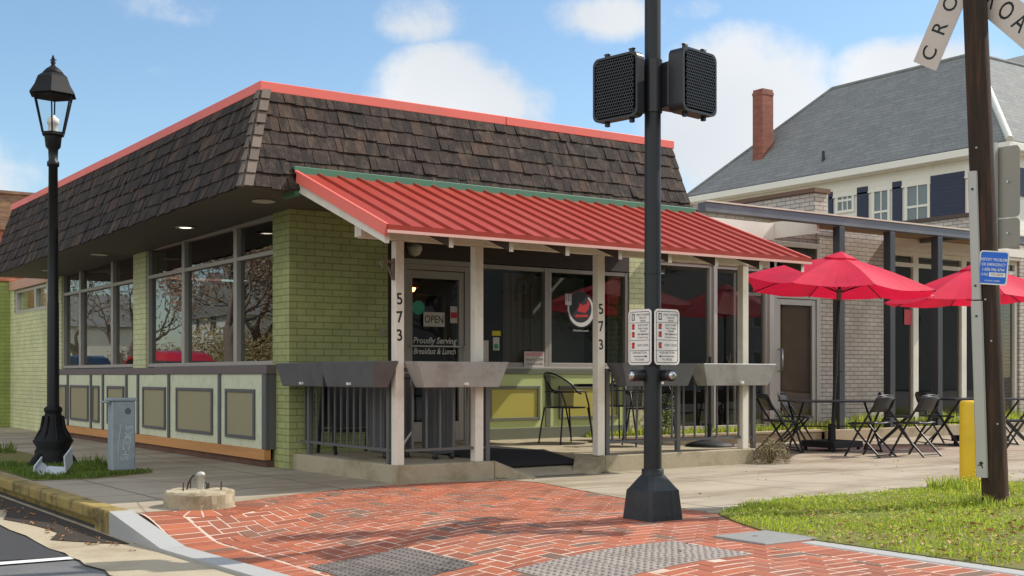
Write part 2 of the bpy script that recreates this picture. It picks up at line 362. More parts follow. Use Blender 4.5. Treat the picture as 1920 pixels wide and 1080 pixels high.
def walk_mat():
    m, nt, p = new_mat('sidewalk concrete'); co = objco(nt)
    c = mixc(nt, noise(nt, co, 1.1, 8, .65), srgb(130, 118, 98), srgb(182, 168, 142))
    c = mixc(nt, .25, c, mixc(nt, noise(nt, co, 130, 3), (.08, .07, .06, 1), (.75, .7, .62, 1)))
    st = scaled(nt, co, (.55, 1.5, 1))
    f = ramp(nt, noise(nt, st, 1.0, 7, .68), .46, .66)
    mm = N(nt, 'ShaderNodeMath', operation='MULTIPLY'); nt.links.new(f, mm.inputs[0]); mm.inputs[1].default_value = .7
    c = mixc(nt, mm.outputs[0], c, srgb(104, 84, 60))
    t = nt.nodes.new('ShaderNodeTexBrick'); nt.links.new(scaled(nt, co, (1, 1, 0)), t.inputs['Vector']); t.offset = 0
    for k, val in (('Scale', 1.), ('Mortar Size', .009), ('Mortar Smooth', .4), ('Brick Width', 1.55), ('Row Height', 1.62)): t.inputs[k].default_value = val
    c = mixc(nt, t.outputs[1], c, srgb(70, 60, 46))
    # hairline cracks
    v = nt.nodes.new('ShaderNodeTexVoronoi'); v.feature = 'DISTANCE_TO_EDGE'; v.inputs['Scale'].default_value = .5
    wv = mixc(nt, .45, co, N(nt, 'ShaderNodeTexNoise', Scale=2.2, Detail=6.).outputs[1]); nt.links.new(wv, v.inputs['Vector'])
    cr = ramp(nt, v.outputs[0], .0, .0035, (1, 1, 1, 1), (0, 0, 0, 1))
    m2 = N(nt, 'ShaderNodeMath', operation='MULTIPLY'); nt.links.new(cr, m2.inputs[0]); m2.inputs[1].default_value = .55
    c = mixc(nt, m2.outputs[0], c, srgb(80, 68, 52))
    nt.links.new(c, p.inputs['Base Color']); p.inputs['Roughness'].default_value = .88
    b = N(nt, 'ShaderNodeBump', Strength=.5, Distance=.012); b.invert = True; nt.links.new(t.outputs[1], b.inputs['Height'])
    b2 = N(nt, 'ShaderNodeBump', Strength=.3, Distance=.004); nt.links.new(noise(nt, co, 70, 5), b2.inputs['Height']); nt.links.new(b.outputs[0], b2.inputs['Normal']); nt.links.new(b2.outputs[0], p.inputs['Normal'])
    return m
walk = walk_mat()
asphalt = M('asphalt', srgb(104, 104, 104), .9, 0, .18, 1.6, bump=.6, bscale=140, fine=.45, stain=srgb(78, 78, 78), stain_amt=.5)
asphalt_new = M('dark asphalt patch', srgb(56, 56, 58), .9, 0, .15, 3, bump=.5, bscale=160, fine=.35)
gutter_m = M('gutter concrete', srgb(168, 156, 132), .9, 0, .14, 2, bump=.3, bscale=70, stain=srgb(112, 92, 64), stain_amt=.55, stain_scale=1.6, fine=.2)
road_white = M('road paint', srgb(214, 214, 210), .7, 0, .12, 14, fine=.25)
dirt = M('bare soil', srgb(108, 84, 60), .95, 0, .3, 5, bump=.6, bscale=40, fine=.3)

flat('road', [(-900, -900), (900, -900), (900, 900), (-900, 900)], -.16, asphalt, kind='structure')
flat('gutter', [(1.96, 6.3), (2.02, 6.55), (2.0, 6.8), (2.03, 7.0), (1.99, 7.25), (2.015, 7.45), (2.0, 7.6), (2.02, 7.8), (1.99, 8.05), (2.0, 8.4), (2.02, 8.8), (2.0, 9.2), (2.015, 9.8), (1.99, 10.5), (2.0, 30), (2.52, 30), (2.52, 7.5), (2.64, 7.4), (2.64, 3.2), (2.1, 3.2), (1.98, 5.2)], -.149, gutter_m, kind='structure')
flat('asphalt_patch', [(1.0, 7.84), (2.0, 7.66), (2.02, 8.2), (1.99, 9.2), (2.0, 14), (-2, 14), (-2, 7.9)], -.154, asphalt_new, kind='structure')
flat('road_marking', [(-3.6, 7.70), (2.0, 7.52), (2.0, 7.63), (-3.6, 7.82)], -.150, road_white, kind='structure')
muck_shade_m = M('shaded gutter muck', srgb(52, 42, 32), .95, 0, .4, 9, bump=.8, bscale=50, fine=.35)
rg0 = random.Random(9); gl = [(2.47, 7.95)] + [(2.22 - .09 * math.sin(k * 1.7) - rg0.uniform(0, .10) + (.15 if k == 0 else 0), 8.1 + k * .35) for k in range(14)] + [(2.47, 13)]
flat('shaded_gutter_muck', gl, -.144, muck_shade_m, kind='structure')  # muck strip whose dark colour also holds the kerb's shadow
# pavement slab with the brick corner cut out of it
walk_poly = [(2.66, 8.43), (2.95, 8.46), (3.25, 8.6), (3.62, 8.8), (4.18, 9.08), (4.7, 9.24), (5.24, 9.36), (5.8, 9.3), (6.32, 9.14), (6.36, 8.77), (6.2, 7.9), (6.07, 7.2), (5.98, 6.6),
             (5.93, 6.1), (6.5, 6.38), (7.05, 6.52), (8.9, 6.42), (12, 6.35), (60, 6.35), (60, 60), (2.66, 60)]
flat('sidewalk', walk_poly, 0, walk, .17, kind='structure')
m = MB()
for y0, y1 in [(8.52, 8.88), (8.89, 10.1), (10.11, 12.4), (12.41, 15.5), (15.51, 19), (19.01, 60)]:
    m.box(2.5, y0, -.17 if y0 < 8.6 and y1 < 8.9 or y0 > 11 else -.085, 2.655, y1, .012 if y0 < 12 else .014)   # the middle lengths bridge the storm drain
m.box(2.6, 8.9, -.17, 2.654, 12.4, -.086)
m.build('kerb', curb_yellow, bevel=.018, kind='structure')
# flared light concrete kerb going down to the street, then flush
m = MB()
m.add([(2.5, 8.515, -.17), (2.655, 8.515, -.17), (2.655, 8.515, .012), (2.5, 8.515, .012), (2.52, 7.5, -.17), (2.68, 7.5, -.17), (2.68, 7.5, -.128), (2.52, 7.5, -.128)],
      [(0, 1, 2, 3), (3, 2, 6, 7), (0, 3, 7, 4), (1, 5, 6, 2), (4, 7, 6, 5)])
m.prism([(2.52, 7.495, -.17), (2.68, 7.495, -.17), (2.78, 5.6, -.17), (2.78, 3, -.17), (2.62, 3, -.17), (2.62, 5.6, -.17)], (0, 0, .042))
m.build('flush_kerb', granite, kind='structure')

# brick paving, one mesh of single bricks in herringbone on a mortar bed
paver = M('clay paver', srgb(157, 87, 59), .8, 0, .16, 14, bump=.3, bscale=60, island=.26, stain=srgb(128, 92, 76), stain_amt=.55, stain_scale=1.6, fine=.16, odd=srgb(112, 86, 70))
mortar_m = M('pale paving mortar', srgb(198, 176, 160), .9, 0, .16, 9, stain=srgb(150, 116, 94), stain_amt=.6, stain_scale=3)
PX0, PX1, PY0, PY1 = 2.69, 6.6, 3.0, 9.5
m = MB(); nx, ny = 120, 200
for i in range(nx + 1):
    for j in range(ny + 1):
        x = PX0 - .005 + (PX1 - PX0) * i / nx; y = PY0 + (PY1 - PY0) * j / ny
        m.v.append((x, y, hgt(x, y) - .0066 - (.0008 if 7.4 < y < 8.5 and x < 4.5 else .0)))
for i in range(nx):
    for j in range(ny):
        a = i * (ny + 1) + j; m.f.append((a, a + ny + 1, a + ny + 2, a + 1)); m.smooth.append(False)
m.build('mortar_bed', mortar_m, kind='structure')
FC = (3.18, 8.62)      # round footing
tact = [(2.96, 5.52, 3.6, 6.32), (3.62, 4.62, 4.75, 5.25)]
lid = (5.06, 4.83, 5.50, 5.25)
rnd = random.Random(3)
def brick(m, x0, y0, x1, y1, g=.0060):
    cx, cy = (x0 + x1) / 2, (y0 + y1) / 2
    gx = g * .72 + rnd.uniform(-.0015, .002); gy = g * 1.25 + rnd.uniform(-.002, .0025)
    q = [(x0 + gx, y0 + gy), (x1 - gx, y0 + gy), (x1 - gx, y1 - gy), (x0 + gx, y1 - gy)]
    dz = rnd.uniform(-.0014, .0008)
    lo = [(x, y, hgt(x, y) - .03) for x, y in q]; c = .004
    mid = [(x, y, hgt(x, y) - .0072 + dz) for x, y in q]
    hi = [(x + (c if x < cx else -c), y + (c if y < cy else -c), hgt(x, y) - .004 + dz) for x, y in q]
    m.add(lo + mid + hi, [(8, 9, 10, 11)] + [(k, (k + 1) % 4, 4 + (k + 1) % 4, 4 + k) for k in range(4)] + [(4 + k, 4 + (k + 1) % 4, 8 + (k + 1) % 4, 8 + k) for k in range(4)])
def inr(x, y, r, pad=.0): return r[0] - pad < x < r[2] + pad and r[1] - pad < y < r[3] + pad
bricks = MB(); U = .0975; BX, BY = 2.94, 3.0
for i in range(-1, 38):
    for j in range(-1, 67):
        r = (i - j) % 4
        if r == 0: x0, y0, x1, y1 = i, j, i + 2, j + 1
        elif r == 3: x0, y0, x1, y1 = i, j, i + 1, j + 2
        else: continue
        x0, x1, y0, y1 = BX + x0 * U, BX + x1 * U, BY + y0 * U, BY + y1 * U
        cx, cy = (x0 + x1) / 2, (y0 + y1) / 2
        if x1 > 6.55 or x1 < 2.97 or y1 > 9.45: continue
        x0 = max(x0, 2.932)
        if x0 > 5.0 and cy < 4.78: continue
        if cy < 4.82: x1 = min(x1, 5.045)
        if any(inr(cx, cy, t, -.035) for t in tact) or inr(cx, cy, lid, -.03): continue
        if math.hypot(cx - FC[0], cy - FC[1]) < .45: continue
        if cy > 6.6 and cx > 6.5: continue
        brick(bricks, x0, y0, x1, y1)
k = 0
while 3.0 + k * .1035 < 8.4:                      # header border along the street
    y = 3.0 + k * .1035; brick(bricks, 2.695, y, 2.925, y + .1035); k += 1
k = 0
while 3.0 + k * .1035 < 4.78:
    y = 3.0 + k * .1035; brick(bricks, 5.05, y, 5.29, y + .1035); k += 1
for k in range(22):                               # bricks fanned round the footing
    a = 2 * math.pi * k / 22; ca, sa = math.cos(a), math.sin(a)
    c0, c1, g = .268, .47, .0095
    pts = []
    for rr, da in ((c0, -1), (c0, 1), (c1, 1), (c1, -1)):
        w = rr * math.pi / 22 - g * .8
        pts.append((FC[0] + ca * rr - sa * w * da, FC[1] + sa * rr + ca * w * da))
    if sum(p[0] for p in pts) / 4 < 2.93: continue
    bricks.prism([(x, y, hgt(x, y) - .03) for x, y in pts], (0, 0, .0275))
bricks.build('brick_paving', paver, kind='structure')

# tactile plates with truncated domes
plate_m = M('dark tactile plate', srgb(112, 104, 98), .8, 0, .2, 8, bump=.3, stain=srgb(24, 24, 26), stain_amt=.95, stain_scale=1.7)  # dark base with random near black blotches
plate_m2 = M('grey tactile plate', srgb(150, 140, 132), .8, 0, .2, 8, bump=.3, stain=srgb(104, 96, 90), stain_amt=.5, stain_scale=3)
for (x0, y0, x1, y1), pm, lb in zip(tact, (plate_m, plate_m2), ('black blotched dark tactile paving plate set in brick beside the street kerb', 'larger clean grey tactile paving plate set in brick below the signal pole')):
    m = MB(); nx, ny = max(2, round((x1 - x0) / .2)), max(2, round((y1 - y0) / .2))
    for a in range(nx):
        for b in range(ny):
            xa, xb = x0 + (x1 - x0) * a / nx + .004, x0 + (x1 - x0) * (a + 1) / nx - .004
            ya, yb = y0 + (y1 - y0) * b / ny + .004, y0 + (y1 - y0) * (b + 1) / ny - .004
            m.prism([(x, y, hgt(x, y) - .03) for x, y in ((xa, ya), (xb, ya), (xb, yb), (xa, yb))], (0, 0, .030))
            for i in range(4):
                for j in range(4):
                    x = xa + (xb - xa) * (i + .5) / 4; y = ya + (yb - ya) * (j + .5) / 4
                    m.lathe([(.015, 0), (.009, .006)], (x, y, hgt(x, y)), 8, False)
    tag(m.build('tactile_plate', pm), lb, 'tactile plate')
m = MB(); m.box(lid[0], lid[1], -.03, lid[2], lid[3], .008)
o = tag(m.build('vault_lid', M('worn iron lid', srgb(140, 140, 136), .6, .1, .15, 12, bump=.3, stain=srgb(140, 136, 128), stain_amt=.4), bevel=.006), 'flat grey metal utility lid between the bricks and the grass', 'utility lid')
m = MB(); m.lathe([(.016, .008), (.016, .011)], (5.24, 5.08, 0), 10); m.build('lid_bolt', chrome, o)
# lawn
lawn_poly = [(5.44, 3.0), (5.44, 4.86), (5.52, 4.9), (5.52, 5.3), (5.7, 5.7), (5.93, 6.1), (6.5, 6.38), (7.05, 6.52), (8.9, 6.42), (12, 6.35), (60, 6.35), (60, 3.0)]
turf_m = M('thatch and soil', srgb(104, 104, 48), .95, 0, .3, 6, bump=.6, bscale=60, fine=.4, stain=srgb(126, 92, 58), stain_amt=.7, stain_scale=1.8)
flat('lawn_soil', lawn_poly, .004, turf_m, .17, kind='structure')
m = MB(); m.box(5.305, 3, -.17, 5.435, 4.8, .0)
m.build('lawn_edging', granite, bevel=.01, kind='structure')

def inpoly(x, y, poly):
    c = False; j = len(poly) - 1
    for i in range(len(poly)):
        xi, yi = poly[i]; xj, yj = poly[j]
        if (yi > y) != (yj > y) and x < (xj - xi) * (y - yi) / (yj - yi) + xi: c = not c
        j = i
    return c
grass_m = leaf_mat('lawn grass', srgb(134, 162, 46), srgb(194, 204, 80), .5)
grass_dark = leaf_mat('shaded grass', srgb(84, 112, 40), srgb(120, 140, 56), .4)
weed_m = leaf_mat('bed weeds', srgb(136, 164, 56), srgb(196, 204, 92), .5)
leaf_brown = leaf_mat('dead leaves', srgb(120, 84, 52), srgb(186, 142, 96), .1)
flower_m = leaf_mat('yellow flowers', srgb(228, 200, 40), srgb(238, 216, 60), .2)
def blades(m, n, poly, z, hmin, hmax, w, rg, dens=None, lean=.5):
    xs = [p[0] for p in poly]; ys = [p[1] for p in poly]; k = 0
    while k < n:
        x, y = rg.uniform(min(xs), max(xs)), rg.uniform(min(ys), max(ys))
        if not inpoly(x, y, poly) or (dens and rg.random() > dens(x, y)): k += .2; continue
        k += 1
        a = rg.uniform(0, 6.283); h = rg.uniform(hmin, hmax) * (1 + .6 * (math.sin(x * 3.1) * math.sin(y * 4.3))); b = rg.uniform(0, lean) * h; ww = w * rg.uniform(.6, 1.5)
        ca, sa = math.cos(a), math.sin(a); la = rg.uniform(0, 6.283); lx, ly = math.cos(la) * b, math.sin(la) * b
        m.add([(x - ca * ww, y - sa * ww, z), (x + ca * ww, y + sa * ww, z), (x + lx * .4 + ca * ww * .8, y + ly * .4 + sa * ww * .8, z + h * .6), (x + lx * .4 - ca * ww * .8, y + ly * .4 - sa * ww * .8, z + h * .6), (x + lx, y + ly, z + h)],
              [(0, 1, 2, 3), (3, 2, 4)])
rg = random.Random(5)
def bare(x, y):
    d = math.sin(x * 2.3 + y * 1.1) * math.sin(y * 3.1 - x * .7) * .5 + .5
    near = clamp((5.3 - y) / 1.6)
    return clamp(1.3 - near * .62 - d * .35)
gp = [(5.44, 3.6), (5.44, 4.86), (5.52, 4.9), (5.52, 5.3), (5.7, 5.7), (5.93, 6.1), (6.5, 6.38), (7.05, 6.52), (8.9, 6.42), (12, 6.35), (12.5, 5.5), (9, 3.6)]
m = MB(); blades(m, 30000, gp, .0, .010, .036, .0042, rg, bare); 
m.build('grass', grass_m, kind='stuff')
m = MB()                                            # broad low leaves mixed in the turf
k = 0
while k < 9000:
    x, y = rg.uniform(5.4, 11.5), rg.uniform(3.6, 6.5)
    if not inpoly(x, y, gp) or rg.random() > bare(x, y): k += .2; continue
    k += 1; z = rg.uniform(.006, .036); a = rg.uniform(0, 6.28); s_ = rg.uniform(.006, .015); t = rg.uniform(-.5, .5)
    ca, sa = math.cos(a) * s_, math.sin(a) * s_
    m.add([(x - ca, y - sa, z), (x + sa * .6, y - ca * .6, z + t * s_), (x + ca, y + sa, z + .01), (x - sa * .6, y + ca * .6, z - t * s_)], [(0, 1, 2, 3)])
m.build('lawn_weeds', weed_m, kind='stuff')
m = MB()
def leaf(m, x, y, z, s_, rg):
    a = rg.uniform(0, 6.28); ca, sa = math.cos(a) * s_, math.sin(a) * s_; t = rg.uniform(.2, .7) * s_
    m.add([(x - ca, y - sa, z), (x + sa * .5, y - ca * .5, z + t), (x + ca, y + sa, z + t * .3), (x - sa * .5, y + ca * .5, z + t)], [(0, 1, 2), (0, 2, 3)])
k = 0
while k < 1000:
    x, y = rg.uniform(5.45, 10), rg.uniform(3.7, 6.4)
    if not inpoly(x, y, gp) or rg.random() < (y - 3.8) / 2.2: k += .1; continue
    k += 1; leaf(m, x, y, rg.uniform(.008, .03), rg.uniform(.012, .03), rg)
for k in range(60):
    x, y = rg.uniform(2.1, 6.2), rg.uniform(4.4, 9)
    leaf(m, x, y, (hgt(x, y) if x > 2.7 else -.148) + .002, rg.uniform(.01, .022), rg)
for k in range(70):
    leaf(m, 2.4 + abs(rg.gauss(0, .12)) * -1, rg.uniform(7.6, 11.5), -.145, rg.uniform(.012, .03), rg)
for k in range(40):
    leaf(m, rg.uniform(6.4, 12), rg.uniform(6.7, 9.3), .003, rg.uniform(.008, .018), rg)
m.build('fallen_leaves', leaf_brown, kind='stuff')
m = MB()
for k in range(46):
    x, y = rg.uniform(5.8, 9.6), rg.uniform(4.6, 6.3); z = rg.uniform(.05, .09)
    if inpoly(x, y, gp): m.lathe([(.002, 0), (.011, .004), (.004, .008)], (x, y, z), 6)
for k in range(24):
    m.lathe([(.002, 0), (.014, .005), (.004, .01)], (8.9 + rg.gauss(0, .25), 6.1 + rg.gauss(0, .12), rg.uniform(.08, .15)), 6)
m.build('lawn_flowers', flower_m, kind='stuff')
m = MB(); blades(m, 900, [(8.6, 6.0), (9.6, 6.0), (9.6, 6.4), (8.6, 6.4)], 0, .03, .09, .006, rg); blades(m, 420, [(7.7, 5.15), (8.3, 5.15), (8.3, 5.5), (7.7, 5.5)], 0, .03, .08, .005, rg)
m.build('tall_weeds', weed_m, kind='stuff')
# verge round the lamp post
vp = [(2.72, 11.55), (3.2, 11.45), (3.85, 11.8), (3.95, 12.0), (3.7, 12.4), (3.6, 13.2), (3.2, 13.7), (2.72, 13.6)]
flat('verge_soil', [(2.7, 11.5), (3.2, 11.4), (3.9, 11.8), (3.75, 12.4), (3.62, 13.2), (3.6, 16.5), (2.7, 16.5)], .004, turf_m, kind='structure')
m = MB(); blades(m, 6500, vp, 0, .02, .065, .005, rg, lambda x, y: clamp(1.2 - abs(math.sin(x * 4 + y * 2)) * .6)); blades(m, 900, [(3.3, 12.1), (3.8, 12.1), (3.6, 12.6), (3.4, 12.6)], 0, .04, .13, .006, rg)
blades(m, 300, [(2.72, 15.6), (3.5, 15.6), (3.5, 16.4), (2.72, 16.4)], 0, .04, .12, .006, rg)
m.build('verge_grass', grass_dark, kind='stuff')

# ------------------------------------------------------------------ the diner
WX, FY, SY = 5.165, 11.45, 12.46          # left wall, brick front, recessed storefront
diner = thing('diner_building', (WX, FY, 0), 'low green painted brick diner with brown shingled mansard roof and red metal porch roof', 'building')
m = MB()
m.box(WX, FY, 0, 6.30, 11.86, 2.66)
m.box(6.05, 11.86, 0, 6.30, 12.62, 2.66)
m.build('brick_pier', green_brick, diner)
m = MB(); m.box(WX, 15.97, 0, 5.45, 16.49, 2.6); m.build('brick_pier', brick_lit, diner)
m = MB(); m.box(10.478, SY - .02, 0, 10.756, 12.9, 2.66); m.build('brick_pier', brick_lit, diner, label='pale sunlit brick pier at the right end of the storefront')
# side wing with high window
m = MB()
m.box(WX, 20.16, 0, 5.4, 24.0, 2.06); m.box(WX, 20.16, 2.06, 5.4, 21.1, 2.5); m.box(WX, 23.42, 2.06, 5.4, 24.0, 2.5); m.box(WX, 20.16, 2.5, 5.4, 24.0, 2.62)
m.build('wing_wall', brick_lit, diner)
m = MB(); m.box(WX - .03, 20.3, 2.5, WX, 23.7, 2.66); m.build('fascia_board', M('pink primer board', srgb(190, 150, 128), .6, 0, .1, 3, stretch=(1, .3, 1)), diner)
# solid core
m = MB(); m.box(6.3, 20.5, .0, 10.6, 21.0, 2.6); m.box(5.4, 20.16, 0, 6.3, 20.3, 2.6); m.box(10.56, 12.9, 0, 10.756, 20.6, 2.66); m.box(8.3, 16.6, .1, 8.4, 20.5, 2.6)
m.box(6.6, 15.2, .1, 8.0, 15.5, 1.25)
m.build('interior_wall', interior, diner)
m = MB(); m.box(9.25, 13.5, .156, 10.55, 13.56, 2.3); m.build('partition', M('grey partition', srgb(150, 146, 138), .8, 0, .2, 1.2, stretch=(6, 1, .2)), diner)
m = MB()
for k in range(9): m.lathe([(.03, 1.06), (.026, 2.25)], (8.72 + k * .05, 12.78 + .015 * (k % 2), 0), 8)
m.build('curtain', M('brown curtain', srgb(150, 132, 116), .85, 0, .15, 3), diner)
m = MB(); m.box(5.3, 12.4, .05, 10.6, 20.4, .155); m.build('interior_floor', int_floor, diner)
m = MB(); m.box(4.9, 10.9, 2.66, 10.5, 20.8, 2.76); m.build('ceiling', soffit_m, diner)

def window(axis, fixed, a0, a1, zs, fmat, gmat, parent, fw=.045, dep=.09, sill=False, gl_off=.05, name='window'):
    """frame round stacked panes; axis 'y': runs along y at x = fixed, 'x': along x at y = fixed; outside is -x or -y"""
    def bx(m, p0, p1, z0, z1, d0, d1):
        if axis == 'y': m.box(fixed + d0, p0, z0, fixed + d1, p1, z1)
        else: m.box(p0, fixed + d0, z0, p1, fixed + d1, z1)
    f = MB()
    bx(f, a0, a0 + fw, zs[0], zs[-1], 0, dep); bx(f, a1 - fw, a1, zs[0], zs[-1], 0, dep)
    for k, z in enumerate(zs):
        lo = z if k == 0 else z - fw / 2; hi = z + fw if k == 0 else (z if k == len(zs) - 1 else z + fw / 2)
        if k == len(zs) - 1: lo = z - fw
        bx(f, a0 + fw, a1 - fw, lo, hi, .004, dep - .004)
    fo = f.build(name, fmat, parent, bevel=.004)
    for k in range(len(zs) - 1):
        g = MB(); bx(g, a0 + fw * .6, a1 - fw * .6, zs[k] + fw * .3, zs[k + 1] - fw * .3, gl_off, gl_off + .006)
        g.build('pane', gmat, fo)
    return fo
for a0, a1 in ((11.86, 12.94), (12.94, 14.61), (14.61, 15.97), (16.49, 17.53), (17.53, 19.18), (19.18, 20.16)):
    window('y', WX + .02, a0 + .002, a1 - .002, (1.06, 2.24, 2.63), alu, glass, diner)
window('y', WX + .03, 21.12, 22.0, (2.07, 2.49), alu_lt, glass, diner, .05); window('y', WX + .03, 22.0, 23.41, (2.07, 2.49), alu_lt, glass, diner, .05)
# kneewall under the side windows
KX = 5.07
m = MB(); m.box(KX - .02, 11.76, .965, WX + .12, 15.3, 1.06); m.box(KX - .015, 15.303, .96, WX + .12, 20.22, 1.05); m.build('cap_board', cap_m, diner, bevel=.006)
m = MB(); m.box(KX, 11.80, .185, WX + .1, 20.16, .965); m.build('side_panelling', mint, diner)
for y in (11.775, 13.05, 14.73, 15.93, 16.42, 17.5, 18.1, 19.35):
    m = MB(); m.box(KX - .022, y, .186, KX + .01, y + (.1 if y < 12 else .062), .964); m.build('batten', dark_trim, diner, bevel=.004)
m = MB(); m.box(KX + .011, 11.77, .19, WX + .05, 11.80, .963); m.build('end_board', dark_trim, diner)
for y0, y1 in ((12.12, 12.86), (13.33, 14.45), (14.92, 15.72), (16.6, 17.28), (17.75, 18.0), (18.3, 19.2), (19.5, 20.0)):
    m = MB(); m.box(KX - .009, y0, .31, KX + .002, y1, .77); p = m.build('inset_panel', olive, diner)
    m = MB()
    for b in ((y0 - .035, .275, y0, .805), (y1, .275, y1 + .035, .805), (y0, .275, y1, .31), (y0, .77, y1, .805)): m.box(KX - .024, b[0], b[1], KX + .004, b[2], b[3])
    m.build('inset_moulding', dark_trim, p, bevel=.004)
m = MB(); m.box(KX - .03, 11.80, .075, KX + .05, 15.2, .185); m.box(KX - .028, 15.204, .075, KX + .05, 20.2, .18); m.build('base_plank', plank, diner, bevel=.004)
m = MB(); m.box(KX + .012, 11.82, -.02, KX + .1, 20.2, .074); m.build('brick_footing', base_brick, diner)

# soffit and mansard
BZ0, BZ1 = 2.645, 2.53
def bz(y): return BZ0 + (BZ1 - BZ0) * clamp((y - 10.31) / 10.5)
BX, BYF, TX, TYF, TZ, RX, YE = 4.21, 10.31, 4.58, 10.75, 3.66, 9.69, 20.8
m = MB()
m.add([(BX, BYF, bz(BYF)), (RX, BYF, bz(BYF)), (RX, FY + 1.2, bz(FY)), (BX, FY + 1.2, bz(FY + 1.2))], [(0, 1, 2, 3)])
m.add([(BX, FY + 1.2, bz(FY + 1.2)), (WX + .2, FY + 1.2, bz(FY + 1.2)), (WX + .2, YE, BZ1), (BX, YE, BZ1)], [(0, 1, 2, 3)])
m.build('soffit', soffit_m, diner)
can_m = M('white lamp trim', srgb(206, 200, 186), .5); glow = emit_mat('lit lamp', (1, .9, .72, 1), 3.5)
for x, y, lit in ((4.72, 11.05, 0), (4.75, 13.3, 1), (4.75, 16.6, 0), (4.75, 19.2, 0)):
    m = MB(); m.lathe([(.10, 0), (.115, -.012), (.085, -.018), (.075, -.006)], (x, y, bz(y)), 20); c = m.build('recessed_light', can_m, diner)
    m = MB(); m.lathe([(.07, -.0075), (.07, -.0095)], (x, y, bz(y)), 18); m.build('lens', glow if lit else can_m, c)
# deck behind the shingles
m = MB()
m.add([(BX + .02, BYF + .02, bz(BYF)), (RX - .01, BYF + .02, bz(BYF)), (RX - .01, TYF + .02, TZ), (TX + .02, TYF + .02, TZ), (BX + .02, YE - .01, BZ1), (TX + .02, YE - .01, TZ)], [(0, 1, 2, 3), (0, 3, 5, 4)])
m.add([(RX - .012, BYF + .02, bz(BYF)), (RX - .012, TYF + .02, TZ), (RX - .012, 13.2, TZ), (RX - .012, 13.2, bz(BYF))], [(0, 1, 2, 3)])
m.add([(BX + .02, YE - .012, BZ1), (TX + .02, YE - .012, TZ), (6.5, YE - .012, TZ), (6.5, YE - .012, BZ1)], [(0, 1, 2, 3)])
m.add([(TX, TYF, TZ - .06), (RX - .02, TYF, TZ - .06), (RX - .02, YE - .02, TZ - .06), (TX, YE - .02, TZ - .06)], [(0, 1, 2, 3)])
deck = m.build('mansard_roof', shingle, diner)
rs = random.Random(11)
def shingles(m, P, along, L, U0, skew_lo, skew_hi, drop=0.):
    """courses of single shingles on a sloping face; P: bottom corner, along: unit vector, U0: up-slope vector, skew: inset of each end at the top"""
    P, along, U0 = Vector(P), Vector(along), Vector(U0); H = U0.length; up = U0 / H; nrm = along.cross(up)
    if nrm.z < 0: nrm = -nrm
    nc = 7; e = H / nc
    for c in range(nc):
        t0 = c * e - .012; f = c / nc
        s = skew_lo * f + rs.uniform(-.1, 0); end = L - skew_hi * f
        while s < end - .02:
            w = rs.choice((.07, .09, .11, .13, .16, .19)) * rs.uniform(.9, 1.1)
            a, b = max(s, skew_lo * f), min(s + w - .005, end)
            if b - a > .02:
                ta = t0 + rs.uniform(-.010, .010); tb = min(t0 + e * 1.25, H); th = rs.uniform(.012, .028)
                def q(x, t, n): return P + along * x + up * t + nrm * n - Vector((0, 0, drop * x * (1 - t / H)))
                a2, b2 = max(a, skew_lo * min(1, tb / H)), min(b, L - skew_hi * min(1, tb / H))
                if b2 <= a2: a2 = b2 = (a + b) / 2
                m.add([q(a, ta, 0), q(b, ta, 0), q(b2, tb, 0), q(a2, tb, 0), q(a, ta, th), q(b, ta, th), q(b2, tb, .005), q(a2, tb, .005)],
                      [(4, 5, 6, 7), (0, 1, 5, 4), (1, 2, 6, 5), (2, 3, 7, 6), (3, 0, 4, 7)])
            s += w
m = MB()
shingles(m, (BX, BYF, BZ0), (1, 0, 0), RX - BX, (0, TYF - BYF, TZ - BZ0), TX - BX, 0)
shingles(m, (BX, BYF, BZ0), (0, 1, 0), YE - BYF, (TX - BX, 0, TZ - BZ0), TYF - BYF, 0, (BZ0 - BZ1) / (YE - BYF))
m.build('shingle_courses', shingle, deck)
m = MB()
A, B = Vector((BX, BYF, BZ0)), Vector((TX, TYF, TZ)); d = (B - A).normalized()
for k in range(8):
    p, q = A.lerp(B, k / 8 - .015), A.lerp(B, (k + 1) / 8 + .03)
    for n, al in ((Vector((0, -.9, .4)), Vector((1, 0, 0))), (Vector((-.93, 0, .35)), Vector((0, 1, 0)))):
        w = al * .085; m.add([p + n * .034, p + w + n * .036, q + w + n * .014, q + n * .012, p, p + w, q + w, q], [(0, 1, 2, 3), (0, 1, 5, 4), (1, 2, 6, 5), (3, 0, 4, 7)])
m.build('hip_cap', hip_cap, deck)
m = MB()
x = TX; m.box(TX - .035, TYF - .035, TZ - .05, 7.32, TYF + .12, TZ + .045); m.box(7.325, TYF - .038, TZ - .05, RX + .02, TYF + .12, TZ + .043)
m.box(TX - .034, TYF + .12, TZ - .05, TX + .12, 15.6, TZ + .044); m.box(TX - .037, 15.604, TZ - .05, TX + .12, YE + .02, TZ + .046)
m.box(RX - .1, TYF + .12, TZ - .05, RX + .018, 13.2, TZ + .042)
m.build('roof_trim', red_trim, diner, bevel=.006)

